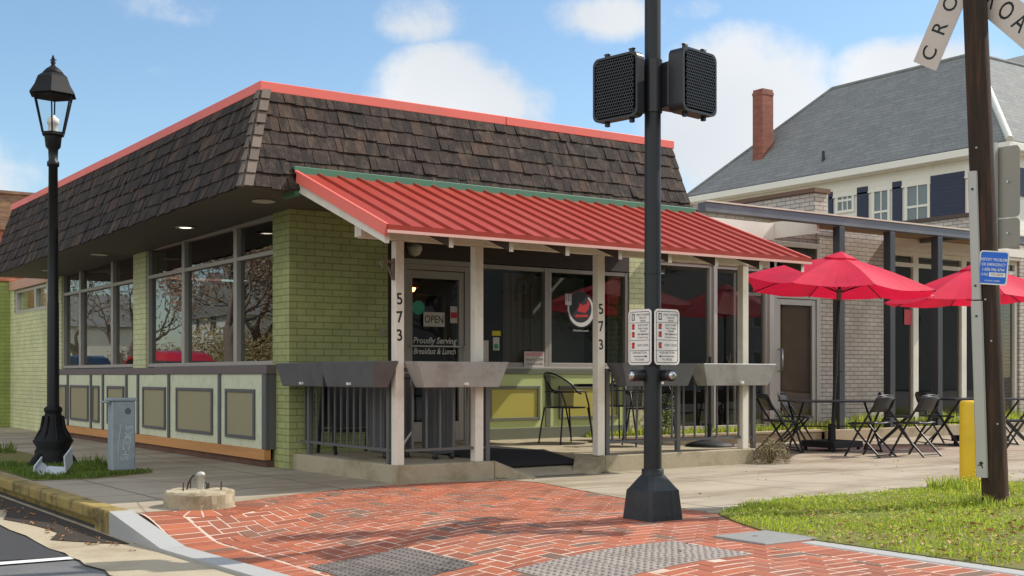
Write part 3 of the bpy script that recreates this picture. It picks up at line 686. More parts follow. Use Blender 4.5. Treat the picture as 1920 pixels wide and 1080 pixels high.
# ------------------------------------------------------------------ porch roof of red standing seam sheet
AX0, AX1, AY0, AY1, AZ0, AZ1 = 4.74, 9.68, 8.62, 10.40, 2.13, 2.815
def az(y): return AZ0 + (AZ1 - AZ0) * (y - AY0) / (AY1 - AY0)
SL = Vector((0, AY1 - AY0, AZ1 - AZ0)).normalized(); SN = Vector((0, -SL.z, SL.y))
m = MB()
m.prism([(AX0, AY0, AZ0), (AX1, AY0, AZ0), (AX1, AY1, AZ1), (AX0, AY1, AZ1)], SN * .012)
k = 0; n = 24
for k in range(n + 1):
    x = AX0 + .02 + (AX1 - AX0 - .04) * k / n; w = .009
    p0, p1 = Vector((0, AY0 - .004, az(AY0 - .004))), Vector((0, AY1, AZ1))
    a = [(x - w * 1.5, p0.y, p0.z), (x + w * 1.5, p0.y, p0.z), (x + w * .7, p0.y + SN.y * .021, p0.z + SN.z * .021), (x - w * .7, p0.y + SN.y * .021, p0.z + SN.z * .021)]
    m.prism([Vector(q) + SN * .0125 for q in a], p1 - p0)
awn = m.build('porch_roof', red_metal, diner)
m = MB()
m.obox(Vector((AX0 - .008, (AY0 + AY1) / 2, (AZ0 + AZ1) / 2)) + SN * -.012, (.012, 0, 0), SL * .954, SN * .05)
m.build('rake_trim', red_trim, awn); m = MB()
m.obox(Vector((AX1 + .006, (AY0 + AY1) / 2, (AZ0 + AZ1) / 2)) + SN * .0, (.010, 0, 0), SL * .954, SN * .036)
m.build('rake_trim', red_trim, awn)
m = MB(); m.box(AX0 - .01, AY0 - .022, AZ0 - .036, AX1 + .01, AY0 - .006, AZ0 - .012); m.build('drip_edge', M('pale drip edge', srgb(214, 170, 158), .5), awn)
m = MB(); m.box(AX0 - .008, AY0 - .018, AZ0 - .0115, AX1 + .008, AY0 - .005, AZ0 + .03); m.build('eave_trim', red_metal, awn)
m = MB(); m.box(AX0 - .02, AY1 - .06, AZ1 - .03, AX1 + .02, AY1 + .045, AZ1 + .055); m.prism([(AX0 - .02, 10.33, 2.6), (AX0 - .02, 10.62, 2.6), (AX0 - .02, 10.5, 2.86), (AX0 - .02, 10.3, 2.80)], (.05, 0, 0))
m.build('ridge_flashing', green_metal, awn, bevel=.005)
m = MB(); m.prism([Vector((AX0 + .01, AY0 + .02, az(AY0 + .02))) - SN * .004, Vector((AX1 - .01, AY0 + .02, az(AY0 + .02))) - SN * .004, Vector((AX1 - .01, AY1, AZ1)) - SN * .004, Vector((AX0 + .01, AY1, AZ1)) - SN * .004], SN * -.012)
m.build('roof_boarding', tan_wood, awn)
for k in range(9):
    x = AX0 + .03 + k * (AX1 - AX0 - .06) / 8
    m = MB(); y0 = AY0 + .07; top = lambda y: az(y) - .02
    m.prism([(x - .019, y0, top(y0) - .115), (x - .019, y0, top(y0)), (x - .019, AY1 + .02, top(AY1 + .02)), (x - .019, AY1 + .02, top(AY1 + .02) - .14)], (.038, 0, 0))
    r_ = m.build('rafter', white_paint if k == 0 else rafter_shade_m, awn)
    m = MB(); m.box(x - .021, y0 - .004, top(y0) - .118, x + .021, y0, top(y0) - .002); m.build('tail_face', white_paint, r_)
m = MB(); m.box(4.92, 9.40, 2.14, 9.64, 9.49, 2.345); m.build('porch_beam', white_paint, diner, bevel=.004)
m = MB(); m.box(4.90, 9.385, 2.15, 4.94, 9.505, 2.35); m.build('beam_end', white_paint, diner, bevel=.003)
posts = [(5.255, 5.338), (6.085, 6.174), (7.52, 7.608), (9.513, 9.598)]
for k, (x0, x1) in enumerate(posts):
    m = MB(); m.box(x0, 9.405, .16, x1, 9.49, 2.138); po = m.build('porch_post', white_paint, diner, bevel=.004)
    if k in (0, 2):
        zc = (1.62, 1.46, 1.30) if k == 0 else (1.60, 1.43, 1.25)
        for c_, z in zip('573', zc):
            m = MB(); m.text(c_, .142, ((x0 + x1) / 2 - .005, 9.4045, z), (1, 0, .08), (-.10, 0, 1), .0015, .016, .95); m.build('house_number', ink, po)
m = MB(); m.tube([(5.25, 9.44, 1.93), (5.17, 9.44, 1.97), (5.12, 9.44, 1.93), (5.15, 9.44, 1.9)], .012, 6); m.tube([(5.24, 9.44, 1.8), (5.2, 9.44, 1.9), (5.16, 9.44, 1.94)], .01, 6); m.box(5.235, 9.42, 1.79, 5.253, 9.46, 1.98)
m.build('wall_bracket', M('rusty bracket', srgb(120, 106, 92), .7, .3, .2), diner)

# porch slab with ramp between cheeks
m = MB()
m.prism([(5.24, 9.36, -.16), (6.27, 9.36, -.16), (6.27, 12.5, -.16), (6.2, 12.5, -.16), (6.2, 11.5, -.16), (5.20, 11.5, -.16)], (0, 0, .32))
m.prism([(7.58, 9.36, -.16), (9.62, 9.36, -.16), (9.62, 12.5, -.16), (7.58, 12.5, -.16)], (0, 0, .32))
m.prism([(6.27, 10.3, -.16), (7.58, 10.3, -.16), (7.58, 12.5, -.16), (6.27, 12.5, -.16)], (0, 0, .316))
m.add([(6.272, 9.28, 0.006), (7.578, 9.28, 0.006), (7.578, 10.3, .156), (6.272, 10.3, .156)], [(0, 1, 2, 3)])
m.add([(6.273, 9.362, .158), (6.273, 9.362, -.1), (6.50, 9.12, -.1), (6.50, 9.12, .01), (6.36, 9.5, -.1), (6.34, 9.5, .16), (6.6, 9.16, -.1), (6.6, 9.16, .01)], [(0, 1, 2, 3), (0, 3, 7, 5), (5, 7, 6, 4), (3, 2, 6, 7)])
m.add([(7.577, 9.362, .158), (7.577, 9.362, -.1), (7.34, 9.2, -.1), (7.34, 9.2, .01), (7.50, 9.75, -.1), (7.50, 9.75, .16), (7.2, 9.4, -.1), (7.2, 9.4, .02)], [(0, 1, 2, 3), (0, 3, 7, 5), (5, 7, 6, 4), (3, 2, 6, 7)])
m.build('porch_slab', slab_m, diner, bevel=.008)

# recessed storefront: door, windows, kneewall
m = MB()
m.box(6.30, SY + .03, .155, 7.06, SY + .1, 2.64); m.box(7.0, SY - .02, 2.32, 10.478, SY + .08, 2.66)
m.build('head_board', M('dark brown board', srgb(62, 50, 44), .7), diner)
m = MB()
m.box(7.055, SY, .157, 7.115, SY + .09, 2.26); m.box(7.91, SY, .157, 7.985, SY + .09, 2.26); m.box(7.115, SY, 2.2, 7.91, SY + .09, 2.26); m.box(7.05, SY - .012, 2.262, 8.0, SY + .09, 2.33)
m.build('door_frame', alu, diner, bevel=.004)
m = MB()
for b in ((7.12, .165, 7.19, 2.19), (7.835, .165, 7.905, 2.19), (7.19, .165, 7.835, .40), (7.19, 2.10, 7.835, 2.19)): m.box(b[0], SY + .012, b[1], b[2], SY + .06, b[3])
door = m.build('door', alu, diner, bevel=.003)
m = MB(); m.box(7.185, SY + .03, .395, 7.84, SY + .036, 2.105); m.build('pane', glass_front, door)
m = MB(); m.tube([(7.86, SY - .0, 1.0), (7.86, SY - .05, 1.0), (7.86, SY - .05, 1.3), (7.86, SY, 1.3)], .012, 8); m.box(7.14, SY - .035, 1.287, 7.89, SY - .012, 1.305); m.build('handle', alu_lt, door)
m = MB()
YG = SY + .0285
m.text('Proudly Serving', .105, (7.51, YG, 1.362), (1, 0, 0), (.18, 0, 1), .0006, .012, .9); m.build('door_lettering', white_ink, door)
m = MB(); m.text('Breakfast & Lunch', .1, (7.51, YG, 1.235), (1, 0, 0), (.18, 0, 1), .0006, .012, .8); m.build('door_lettering', white_ink, door)
m = MB(); m.lathe([(.085, -.001), (.085, 0)], (7.28, YG, 1.75), 20, axis='Y'); m.build('round_sticker', teal_ink, door)
m = MB(); m.box(7.72, YG - .001, 1.58, 7.82, YG, 1.78); m.build('card_sticker', pale_card, door); m = MB(); m.box(7.725, YG - .002, 1.64, 7.815, YG - .0012, 1.71); m.build('red_sticker', red_ink, door)
# storefront windows
w1 = window('x', SY, 8.0, 9.16, (1.06, 2.31), alu, glass_front, diner, .05)
w2 = window('x', SY, 9.162, 10.475, (1.06, 2.31), alu, glass_front, diner, .05)
m = MB(); m.box(8.0, SY - .03, 1.035, 10.47, SY + .08, 1.058); m.build('window_sill', alu_lt, diner, bevel=.003)
g = w2.children[0]
m = MB(); lx, lz, ly = 9.72, 1.80, SY + .048
m.lathe([(.235, -.0012), (.235, 0)], (lx, ly, lz), 40, axis='Y'); m.build('logo_disc', ink, g)
m = MB(); n = 34
arc = [(-1.95 + 3.55 * k / n) for k in range(n + 1)]
vs = []
for a_ in arc:
    t = (a_ + 1.95) / 3.55; w = .012 + .022 * math.sin(math.pi * min(1, t * 1.0)) ; rr = .2
    ang = math.pi * 1.02 + t * math.pi * 1.28
    for r_ in (rr - w, rr + w * .6): vs.append((lx + r_ * math.cos(ang), ly - .002, lz + r_ * math.sin(ang)))
m.add(vs, [(2 * k, 2 * k + 1, 2 * k + 3, 2 * k + 2) for k in range(n)])
fx, fz = lx - .205, lz + .0                      # the fork that grows out of the ring
m.box(fx - .014, ly - .0026, fz - .03, fx + .014, ly - .0021, fz + .06); m.box(fx - .05, ly - .0026, fz + .055, fx + .05, ly - .0021, fz + .10)
for dx in (-.042, -.014, .014, .042): m.box(fx + dx - .008, ly - .0026, fz + .10, fx + dx + .008, ly - .0021, fz + .20)
m.text('Breakfast Lunch', .038, (lx, ly - .002, lz - .27), (1, 0, 0), (0, 0, 1), .0005)
m.build('logo_fork_ring', white_ink, g)
m = MB()
bird = [(-.08, -.04), (.05, -.06), (.11, .0), (.12, .07), (.09, .12), (.07, .06), (.0, .035), (-.03, .07), (-.06, .06), (-.05, .03)]
m.add([(lx + .02 + x, ly - .002, lz + .02 + z) for x, z in bird], [tuple(range(len(bird)))])
m.add([(lx - .1, ly - .002, lz - .1), (lx + .12, ly - .002, lz - .09), (lx + .11, ly - .002, lz - .06), (lx - .09, ly - .002, lz - .065)], [(0, 1, 2, 3)])
m.build('logo_bird', red_ink, g)
g = w1.children[0]
m = MB(); m.box(8.33, YG + .01, 1.44, 8.46, YG + .0112, 1.50); m.build('yellow_sticker', yellow_ink, g)
m = MB(); m.box(8.345, YG + .01, 1.26, 8.44, YG + .011, 1.42); m.build('white_sticker', pale_card, g); m = MB(); m.lathe([(.035, -.0005), (.035, 0)], (8.392, YG + .0095, 1.31), 16, axis='Y'); m.build('green_sticker', green_ink, g)
m = MB(); m.box(8.20, YG + .01, 1.12, 8.28, YG + .011, 1.38); m.build('notice_sheet', pale_card, g)
# kneewall of the storefront
m = MB(); m.box(7.99, SY - .02, .30, 10.478, SY + .08, .965); m.build('front_panelling', lime, diner)
m = MB(); m.box(7.985, SY - .035, .965, 10.476, SY + .08, 1.034); m.build('cap_board', green_grey, diner, bevel=.004)
m = MB(); m.box(7.985, SY - .034, .158, 10.476, SY + .08, .298); m.build('skirting_board', green_grey, diner, bevel=.004)
for x in (7.987, 9.10, 10.40):
    m = MB(); m.box(x, SY - .033, .30, x + .075, SY, .964); m.build('batten', green_grey, diner, bevel=.004)
for x0, x1 in ((8.28, 8.97), (9.35, 10.25)):
    m = MB(); m.box(x0, SY - .028, .43, x1, SY - .01, .78); p = m.build('inset_panel', mustard, diner)
    m = MB()
    for b in ((x0 - .04, .39, x0, .82), (x1, .39, x1 + .04, .82), (x0, .39, x1, .43), (x0, .78, x1, .82)): m.box(b[0], SY - .042, b[1], b[2], SY - .012, b[3])
    m.build('inset_moulding', green_grey, p, bevel=.004)
# light over the door, meter box on the pier
m = MB(); m.lathe([(.0, -.09), (.06, -.07), (.088, -.01), (.085, .03), (.03, .06)], (7.12, 12.3, 2.42), 18); m.box(7.09, 12.3, 2.44, 7.15, SY, 2.49)
m.build('porch_light', can_m, diner)
m = MB(); m.box(6.19, FY - .035, 1.36, 6.25, FY, 1.45); m.box(6.2, FY - .04, 1.385, 6.24, FY - .0352, 1.425); m.build('doorbell_box', M('beige box', srgb(150, 142, 120), .5), diner)
# things inside and on the glass
m = MB(); m.box(7.33, SY - .006, 1.53, 7.62, SY - .002, 1.70); os_ = tag(m.build('open_sign', pale_card), 'small white OPEN sign hanging in the glass door', 'sign')
m = MB(); m.text('OPEN', .125, (7.475, SY - .0064, 1.613), (1, 0, 0), (0, 0, 1), .0006, .006, .82); m.build('sign_lettering', ink, os_)
m = MB(); m.box(8.78, SY - .012, 1.06, 9.09, SY - .004, 1.25); s_ = tag(m.build('security_sign', pale_card), 'pale security camera notice propped on the sill of the left storefront window', 'sign')
m = MB(); m.box(8.80, SY - .0135, 1.19, 9.07, SY - .0122, 1.24); m.build('notice_band', pink_card, s_)
m = MB(); m.text('Security CAM', .052, (8.935, SY - .0126, 1.15), (1, 0, 0), (0, 0, 1), .0005, .001, .9); m.text('Cameras in Use', .045, (8.935, SY - .0126, 1.095), (1, 0, 0), (0, 0, 1), .0005, .001, .9); m.build('sign_lettering', ink, s_)
t = thing('pendant_lamp', (8.02, 13.9, 2.66), 'small red pendant lamp glowing inside behind the glass door', 'lamp')
m = MB(); m.tube([(8.02, 13.9, 2.66), (8.02, 13.9, 2.22)], .004, 6); m.build('cord', black, t)
m = MB(); m.lathe([(.012, 2.25), (.03, 2.2), (.075, 2.11), (.078, 2.10)], (8.02, 13.9, 0), 18); m.build('lamp_shade', red_ink, t)
m = MB(); m.lathe([(.005, 2.16), (.03, 2.13), (.038, 2.09), (.02, 2.055), (.003, 2.045)], (8.02, 13.9, 0), 14); m.build('bulb', emit_mat('bulb glow', (1, .42, .16, 1), 7), t)

# ------------------------------------------------------------------ railings
def railing(name_label, p, q, uprights, n_bal, zt=1.0, zb=.285, cat='railing'):
    p, q = Vector(p), Vector(q); t = thing('porch_railing', p, name_label, cat, 'grey railings round the porch')
    d = q - p
    m = MB(); m.bar(p + Vector((0, 0, zt)), q + Vector((0, 0, zt)), .045, .035); m.build('top_rail', rail_grey, t, bevel=.003)
    m = MB(); m.bar(p + Vector((0, 0, zb)), q + Vector((0, 0, zb)), .03, .025); m.build('bottom_rail', rail_grey, t)
    for f in uprights:
        c = p + d * f; m = MB(); m.box(c.x - .022, c.y - .022, .16, c.x + .022, c.y + .022, zt - .018); m.build('upright', rail_grey, t)
    for k in range(n_bal):
        c = p + d * ((k + .6) / (n_bal + .2)); m = MB(); m.box(c.x - .008, c.y - .008, zb + .0125, c.x + .008, c.y + .008, zt - .018); m.build('baluster', rail_grey, t)
    return t
railing('grey metal railing along the left side of the porch, behind two planters', (5.285, 9.52, 0), (5.285, 11.40, 0), (.03, .9), 14)
railing('short grey metal railing in front of the glass door', (5.36, 9.447, 0), (6.25, 9.447, 0), (.985,), 6)
railing('longer grey metal railing behind the signal pole, right of the porch steps', (7.64, 9.447, 0), (9.74, 9.447, 0), (.012, .46, .985), 13)

# ------------------------------------------------------------------ zinc planter troughs hung on the railings
soil_m = M('potting soil', srgb(60, 48, 38), .95, 0, .3, 20, bump=.6)
def planter(label, a, b, out, zt=1.07, zb=.845, mat=galv_planter):
    """a, b: ends of the top edge along the rail; out: outward direction"""
    a, b, out = Vector(a), Vector(b), Vector(out); d = (b - a).normalized(); e = .085; W, wb = .25, .15
    def pt(end, wout, z, ins): return (a + d * ins if end == 0 else b - d * ins) + out * wout + Vector((0, 0, z))
    V = [pt(0, 0, zt, 0), pt(1, 0, zt, 0), pt(1, W, zt, 0), pt(0, W, zt, 0), pt(0, .06, zb, e), pt(1, .06, zb, e), pt(1, .06 + wb, zb, e), pt(0, .06 + wb, zb, e)]
    m = MB(); m.add(V, [(0, 1, 5, 4), (1, 2, 6, 5), (2, 3, 7, 6), (3, 0, 4, 7), (7, 6, 5, 4)])
    o = m.build('planter_trough', mat); sm = o.modifiers.new('s', 'SOLIDIFY'); sm.thickness = .012; sm.offset = -1
    bv = o.modifiers.new('b', 'BEVEL'); bv.width = .008; bv.segments = 2
    tag(o, label, 'planter', 'zinc planter troughs on the railings')
    m = MB(); c = (a + b) / 2; m.add([pt(0, .02, zt - .03, .02), pt(1, .02, zt - .03, .02), pt(1, W - .02, zt - .03, .02), pt(0, W - .02, zt - .03, .02)], [(0, 1, 2, 3)]); m.build('soil', soil_m, o)
    m = MB(); q = (pt(0, .06 + wb, zb, e) + pt(1, .06 + wb, zb, e)) / 2 + d * .03; q = Vector(q) + out * .018 + Vector((0, 0, .03))
    m.obox(q, d * .018, out * .02, Vector((0, 0, .012))); m.build('drain_plug', sign_white, o, bevel=.004)
    return o
zinc_shaded = M('dark shaded zinc', srgb(98, 98, 100), .5, .3, .14, 5, stain=srgb(66, 64, 62), stain_amt=.4, stain_scale=4)  # darker copy of the planter zinc, shade put into its colour
planter('dark zinc planter trough at the brick pier end of the left railing', (5.26, 11.44, 0), (5.26, 10.36, 0), (-1, 0, 0), mat=zinc_shaded)
planter('zinc planter trough with a dent hung on the left railing nearest the corner post', (5.26, 10.44, 0), (5.26, 9.36, 0), (-1, 0, 0), zt=1.075, mat=zinc_shaded)
planter('streaked zinc planter trough hung in front of the glass door', (5.34, 9.42, 0), (6.30, 9.42, 0), (0, -1, 0))
planter('zinc planter trough half hidden behind the crossing button signs', (7.64, 9.42, 0), (8.62, 9.42, 0), (0, -1, 0), mat=zinc_shaded)
pt_ = planter('sunlit zinc planter trough at the right end of the porch railing', (8.72, 9.42, 0), (9.78, 9.42, 0), (0, -1, 0))
m = MB()
for x, y, dx, h in ((9.24, 9.33, .02, .12), (9.25, 9.34, -.03, .09), (9.27, 9.32, .04, .07), (8.95, 9.3, .03, .05)): m.tube([(x, y, 1.03), (x + dx * .4, y, 1.05 + h * .5), (x + dx, y + .01, 1.06 + h)], .004, 5)
m.build('dead_stem', M('dead stem', srgb(96, 84, 60), .8), pt_)

# ------------------------------------------------------------------ storefront building to the right
BY0 = 13.3
sf = thing('storefront_building', (15, BY0, 0), 'flat roofed white brick shop with steel canopy frame right of the diner', 'building')
m = MB()                                           # glass lean-to beside the diner
m.box(10.76, 12.48, .02, 13.2, 12.56, .2); m.box(10.76, 12.46, 2.5, 13.25, 13.4, 2.66)
m.build('side_glazing_base', slab_m, sf)
for a0, a1 in ((10.78, 12.04), (12.10, 13.15)):
    window('x', 12.5, a0, a1, (.2, 2.5), alu_lt, dark_glass, sf, .045)
m = MB(); m.box(12.04, 12.46, .2, 12.10, 12.58, 2.5); m.box(13.15, 12.46, .02, 13.24, 12.6, 2.66)
m.build('mullion', alu_lt, sf)
m = MB(); m.box(10.8, 16.5, 0, 13.9, 16.6, 2.66); m.box(13.25, 13.35, 0, 13.3, 16.5, 2.6); m.box(14.9, 16.6, 0, 26, 16.7, 3.3)
m.build('interior_wall', M('dark grey interior', srgb(62, 58, 52), .8, 0, .2, 1.5), sf)
m = MB()                                           # brick front with door and shop window openings
m.box(15.20, BY0 + .03, 0, 15.77, BY0 + .3, 3.4); m.box(15.77, BY0, 0, 16.78, BY0 + .3, 3.4); m.box(12.6, BY0 + .1, 3.06, 15.2, BY0 + .3, 3.39)
m.build('brick_wall', white_brick, sf)
m = MB(); m.box(20.6, BY0 - .02, 0, 27, BY0 + .3, 3.4); m.build('brick_wall', white_brick, sf)
m = MB(); m.box(15.07, BY0 + .3, 3.1, 15.37, 17.5, 3.88); m.box(15.075, BY0 + .02, 3.4, 15.37, BY0 + .3, 3.88)
pp = m.build('roof_parapet', white_brick, sf)
m = MB(); m.box(15.03, BY0 - .02, 3.88, 15.41, 17.54, 3.95); m.build('coping', M('brown coping', srgb(110, 84, 68), .8, 0, .2), pp)
m = MB(); m.box(19.6, BY0 + .25, 3.3, 19.9, 17.5, 3.86); p2 = m.build('roof_parapet', white_brick, sf)
m = MB(); m.box(19.56, BY0 + .2, 3.86, 19.94, 17.54, 3.93); m.build('coping', M('dark coping', srgb(86, 72, 62), .8, 0, .2), p2)
m = MB(); m.box(12.4, BY0 - .03, 3.4, 27, 22, 3.47); m.box(12.4, BY0 + .3, 3.1, 15, 22, 3.398); m.build('flat_roof', M('grey roofing', srgb(120, 116, 110), .9), sf)
m = MB(); m.box(11.8, 13.12, 3.02, 13.945, 13.34, 3.28); m.box(11.8, 13.17, 2.97, 13.94, 13.34, 3.018)
m.build('fascia', fascia_w, sf, label='white boxed fascia above the side glazing')
m = MB(); m.box(16.79, BY0 - .12, 3.12, 20.6, BY0 + .2, 3.265); m.box(16.79, BY0 - .09, 3.06, 20.6, BY0 + .2, 3.118); m.build('fascia', fascia_w, sf, label='white fascia above the shop window')
# canopy
m = MB(); m.box(13.95, 12.28, 3.05, 14.0, 13.28, 3.30); m.build('canopy_side', fascia_w, sf)
m = MB(); m.box(14.0, 12.28, 3.275, 19.4, BY0 - .125, 3.31); m.build('canopy_soffit', soffit_wood, sf)  # right end carried past its visible edge to shade the brick front
m = MB(); m.box(11.55, 12.12, 3.175, 27, 12.27, 3.30); bm_ = m.build('steel_beam', steel_beam, sf, bevel=.004)
m = MB(); m.box(11.55, 12.10, 3.303, 27, 12.29, 3.325); m.build('beam_lit_top', beam_top, bm_)
m = MB(); m.box(17.5, 12.28, 3.2, 17.62, 13.15, 3.27); m.build('steel_beam', steel_beam, sf)
for x in (14.26, 15.42, 16.59, 21.2, 24):
    m = MB(); m.box(x, 12.12, .1, x + .12, 12.25, 3.158); m.build('canopy_post', dark_steel, sf, bevel=.004)
# door
m = MB()
for b in ((14.11, .1, 14.19, 3.05), (15.11, .1, 15.19, 3.05), (14.19, 2.16, 15.11, 2.24), (14.19, 2.97, 15.11, 3.05)): m.box(b[0], BY0, b[1], b[2], BY0 + .1, b[3])
m.build('door_frame', alu_lt, sf, bevel=.003)
m = MB()
for b in ((14.20, .12, 14.29, 2.15), (15.02, .12, 15.10, 2.15), (14.29, .12, 15.02, .3), (14.29, 2.06, 15.02, 2.15)): m.box(b[0], BY0 + .02, b[1], b[2], BY0 + .07, b[3])
d_ = m.build('door', alu_lt, sf, bevel=.003)
m = MB(); m.box(14.28, BY0 + .04, .28, 15.03, BY0 + .046, 2.08); m.build('pane', dark_glass, d_)
m = MB(); m.tube([(14.25, BY0 + .02, 1.02), (14.25, BY0 - .06, 1.02), (14.25, BY0 - .06, 1.36), (14.25, BY0 + .02, 1.36)], .016, 8); m.build('handle', chrome, d_)
m = MB(); m.box(14.18, BY0 + .03, 2.23, 15.12, BY0 + .036, 2.98); m.build('transom_pane', dark_glass, sf)
window('x', BY0 + .02, 13.28, 14.10, (.2, 2.2, 3.05), alu_lt, dark_glass, sf, .05)
m = MB(); m.box(14.18, BY0 + .11, 0, 15.14, BY0 + .13, 2.2); m.build('door_backing', M('brown blind', srgb(150, 122, 98), .8, 0, .25, 1.2, stain=srgb(196, 172, 146), stain_amt=.6, stain_scale=1.1), sf)
# shop window
for a0, a1 in ((16.8, 17.63), (17.63, 18.98), (18.98, 20.58)):
    window('x', BY0 + .02, a0, a1, (.15, 2.84, 3.06), fascia_w, dark_glass, sf, .07)
m = MB(); m.box(17.36, BY0 + .055, 1.82, 17.55, BY0 + .06, 2.08); m.build('window_card', M('red card', srgb(190, 74, 80), .6), sf)
# planting bed in front
m = MB(); m.box(9.66, 12.14, -.1, 13.9, 12.28, .16); m.box(13.905, 12.0, -.1, 16.7, 12.1, .155); m.box(16.705, 12.0, -.1, 27, 12.1, .165)
tag(m.build('bed_kerb', slab_m, bevel=.01), 'low concrete edging of the planting bed along the shop fronts', 'bed edging')
flat('bed_soil', [(9.67, 12.1), (27, 12.1), (27, 13.3), (13.25, 13.3), (13.25, 12.5), (9.67, 12.5)], .13, dirt, kind='structure')
m = MB(); blades(m, 1500, [(9.7, 12.28), (13.2, 12.28), (13.2, 12.5), (9.7, 12.5)], .13, .04, .13, .009, rg); blades(m, 5200, [(13.2, 12.15), (26, 12.15), (26, 13.2), (13.2, 13.2)], .13, .04, .19, .010, rg)
m.build('bed_grass', weed_m, kind='stuff')
def bush(name, label, cat, c, rx, rz, n, mat, lw, stems=9, seed=1, cols=None):
    q = random.Random(seed); t = thing(name, c, label, cat); m = MB(); c = Vector(c)
    ms = MB()
    for k in range(stems):
        a = q.uniform(0, 6.28); r_ = q.uniform(.3, .8) * rx; tip = c + Vector((math.cos(a) * r_, math.sin(a) * r_, rz * q.uniform(.7, 1.)))
        ms.tube([c + Vector((math.cos(a) * .02, math.sin(a) * .02, 0)), c.lerp(tip, .5) + Vector((0, 0, .03)), tip], [.006, .004, .002], 5)
    ms.build('stem', M('twig', srgb(96, 78, 52), .8) if 'twig' not in bpy.data.materials else bpy.data.materials['twig'], t)
    for k in range(n):
        while 1:
            u = Vector((q.uniform(-1, 1), q.uniform(-1, 1), q.uniform(0, 1)))
            if u.length < 1 and u.length > q.uniform(.1, .8): break
        k_ = 1 + .25 * math.sin(u.x * 7 + seed) * math.cos(u.y * 6)
        p = c + Vector((u.x * rx * k_, u.y * rx * k_, u.z * rz * k_ + .01)); a = Vector((q.gauss(0, 1), q.gauss(0, 1), q.gauss(0, .7))).normalized(); b = a.orthogonal().normalized()
        m.add([p, p + a * lw + b * lw * .4, p + a * lw * 2, p + a * lw - b * lw * .4], [(0, 1, 2, 3)])
    m.build('foliage', mat, t); return t
dry = leaf_mat('dry shrub leaves', srgb(92, 88, 44), srgb(140, 122, 72), .3)
bush('shrub', 'dry brownish green shrub at the right end of the porch slab', 'shrub', (9.80, 9.28, 0), .22, .27, 3200, dry, .011, 14, 2)
bush('bed_plant', 'leafy green plant growing by the side glazing behind the porch railing', 'plant', (11.05, 12.34, .13), .22, .62, 420, leaf_mat('bed leaves', srgb(84, 112, 48), srgb(136, 156, 74), .4), .028, 8, 4)
bush('bed_plant', 'low dark plant in the bed beside the shop door', 'plant', (13.5, 12.5, .13), .3, .34, 500, leaf_mat('dark leaves', srgb(46, 60, 34), srgb(78, 92, 50), .3), .02, 8, 6)

# ------------------------------------------------------------------ white house behind
def roof_mat():
    m, nt, p = new_mat('grey asphalt shingle roof'); co = objco(nt); sep = nt.nodes.new('ShaderNodeSeparateXYZ'); nt.links.new(co, sep.inputs[0])
    ad = N(nt, 'ShaderNodeMath', operation='ADD'); nt.links.new(sep.outputs[0], ad.inputs[0]); nt.links.new(sep.outputs[1], ad.inputs[1])
    cb = nt.nodes.new('ShaderNodeCombineXYZ'); nt.links.new(ad.outputs[0], cb.inputs[0]); nt.links.new(sep.outputs[2], cb.inputs[1])
    t = nt.nodes.new('ShaderNodeTexBrick'); nt.links.new(cb.outputs[0], t.inputs['Vector'])
    for k, val in (('Scale', 1.), ('Mortar Size', .02), ('Mortar Smooth', .6), ('Brick Width', .42), ('Row Height', .13), ('Bias', -.1)): t.inputs[k].default_value = val
    t.inputs['Color1'].default_value = srgb(124, 127, 122); t.inputs['Color2'].default_value = srgb(94, 99, 97); t.inputs['Mortar'].default_value = srgb(86, 90, 90)
    c = mixc(nt, 1., t.outputs[0], ramp(nt, noise(nt, co, 1.2, 7, .75), .25, .75, (.66, .68, .7, 1), (1.15, 1.13, 1.1, 1)), 'MULTIPLY')
    c = mixc(nt, .42, c, mixc(nt, noise(nt, co, 11, 4, .75), (.0, .0, .0, 1), (.55, .55, .54, 1)))
    nt.links.new(c, p.inputs['Base Color']); p.inputs['Roughness'].default_value = .9; return m
roof_m = roof_mat()
HX, HY0, HY1, HZ, PW = 30.7, 20.1, 33.3, 7.5, 3.72
house = thing('white_house', (HX, HY0, 0), 'large white clapboard house with grey hipped roof behind the shops', 'house')
def clap():
    m, nt, p = new_mat('white clapboard siding'); co = objco(nt); sep = nt.nodes.new('ShaderNodeSeparateXYZ'); nt.links.new(co, sep.inputs[0])
    w = N(nt, 'ShaderNodeMath', operation='FRACT'); s_ = N(nt, 'ShaderNodeMath', operation='MULTIPLY'); nt.links.new(sep.outputs[2], s_.inputs[0]); s_.inputs[1].default_value = 5.5; nt.links.new(s_.outputs[0], w.inputs[0])
    nt.links.new(mixc(nt, noise(nt, co, 2), srgb(214, 212, 200), srgb(228, 226, 214)), p.inputs['Base Color']); p.inputs['Roughness'].default_value = .6
    b = N(nt, 'ShaderNodeBump', Strength=.8, Distance=.03); b.invert = True; nt.links.new(w.outputs[0], b.inputs['Height']); nt.links.new(b.outputs[0], p.inputs['Normal']); return m
clap_m = clap()
ov = .45; wx, wy0 = HX + ov, HY0 + ov
m = MB(); m.box(wx, wy0, 0, wx + 13, HY1 - ov, HZ - .05); m.build('wall', clap_m, house)
R0, R1 = (HX + PW, HY0 + PW, HZ + PW * 1.01), (HX + PW, HY1 - PW, HZ + PW * 1.01)
FX = HX + 15
m = MB()
m.add([(HX, HY0, HZ), (HX, HY1, HZ), R1, R0], [(0, 1, 2, 3)]); m.add([(HX, HY1, HZ), (HX + 2 * PW, HY1, HZ), R1], [(0, 1, 2)])
m.add([(HX, HY0, HZ), R0, (FX, R0[1], R0[2]), (FX, HY0, HZ)], [(0, 1, 2, 3)]); m.add([R0, R1, (HX + 2 * PW, HY1, HZ), (HX + 2 * PW, HY0 + 2 * PW, HZ)], [(0, 1, 2, 3)])
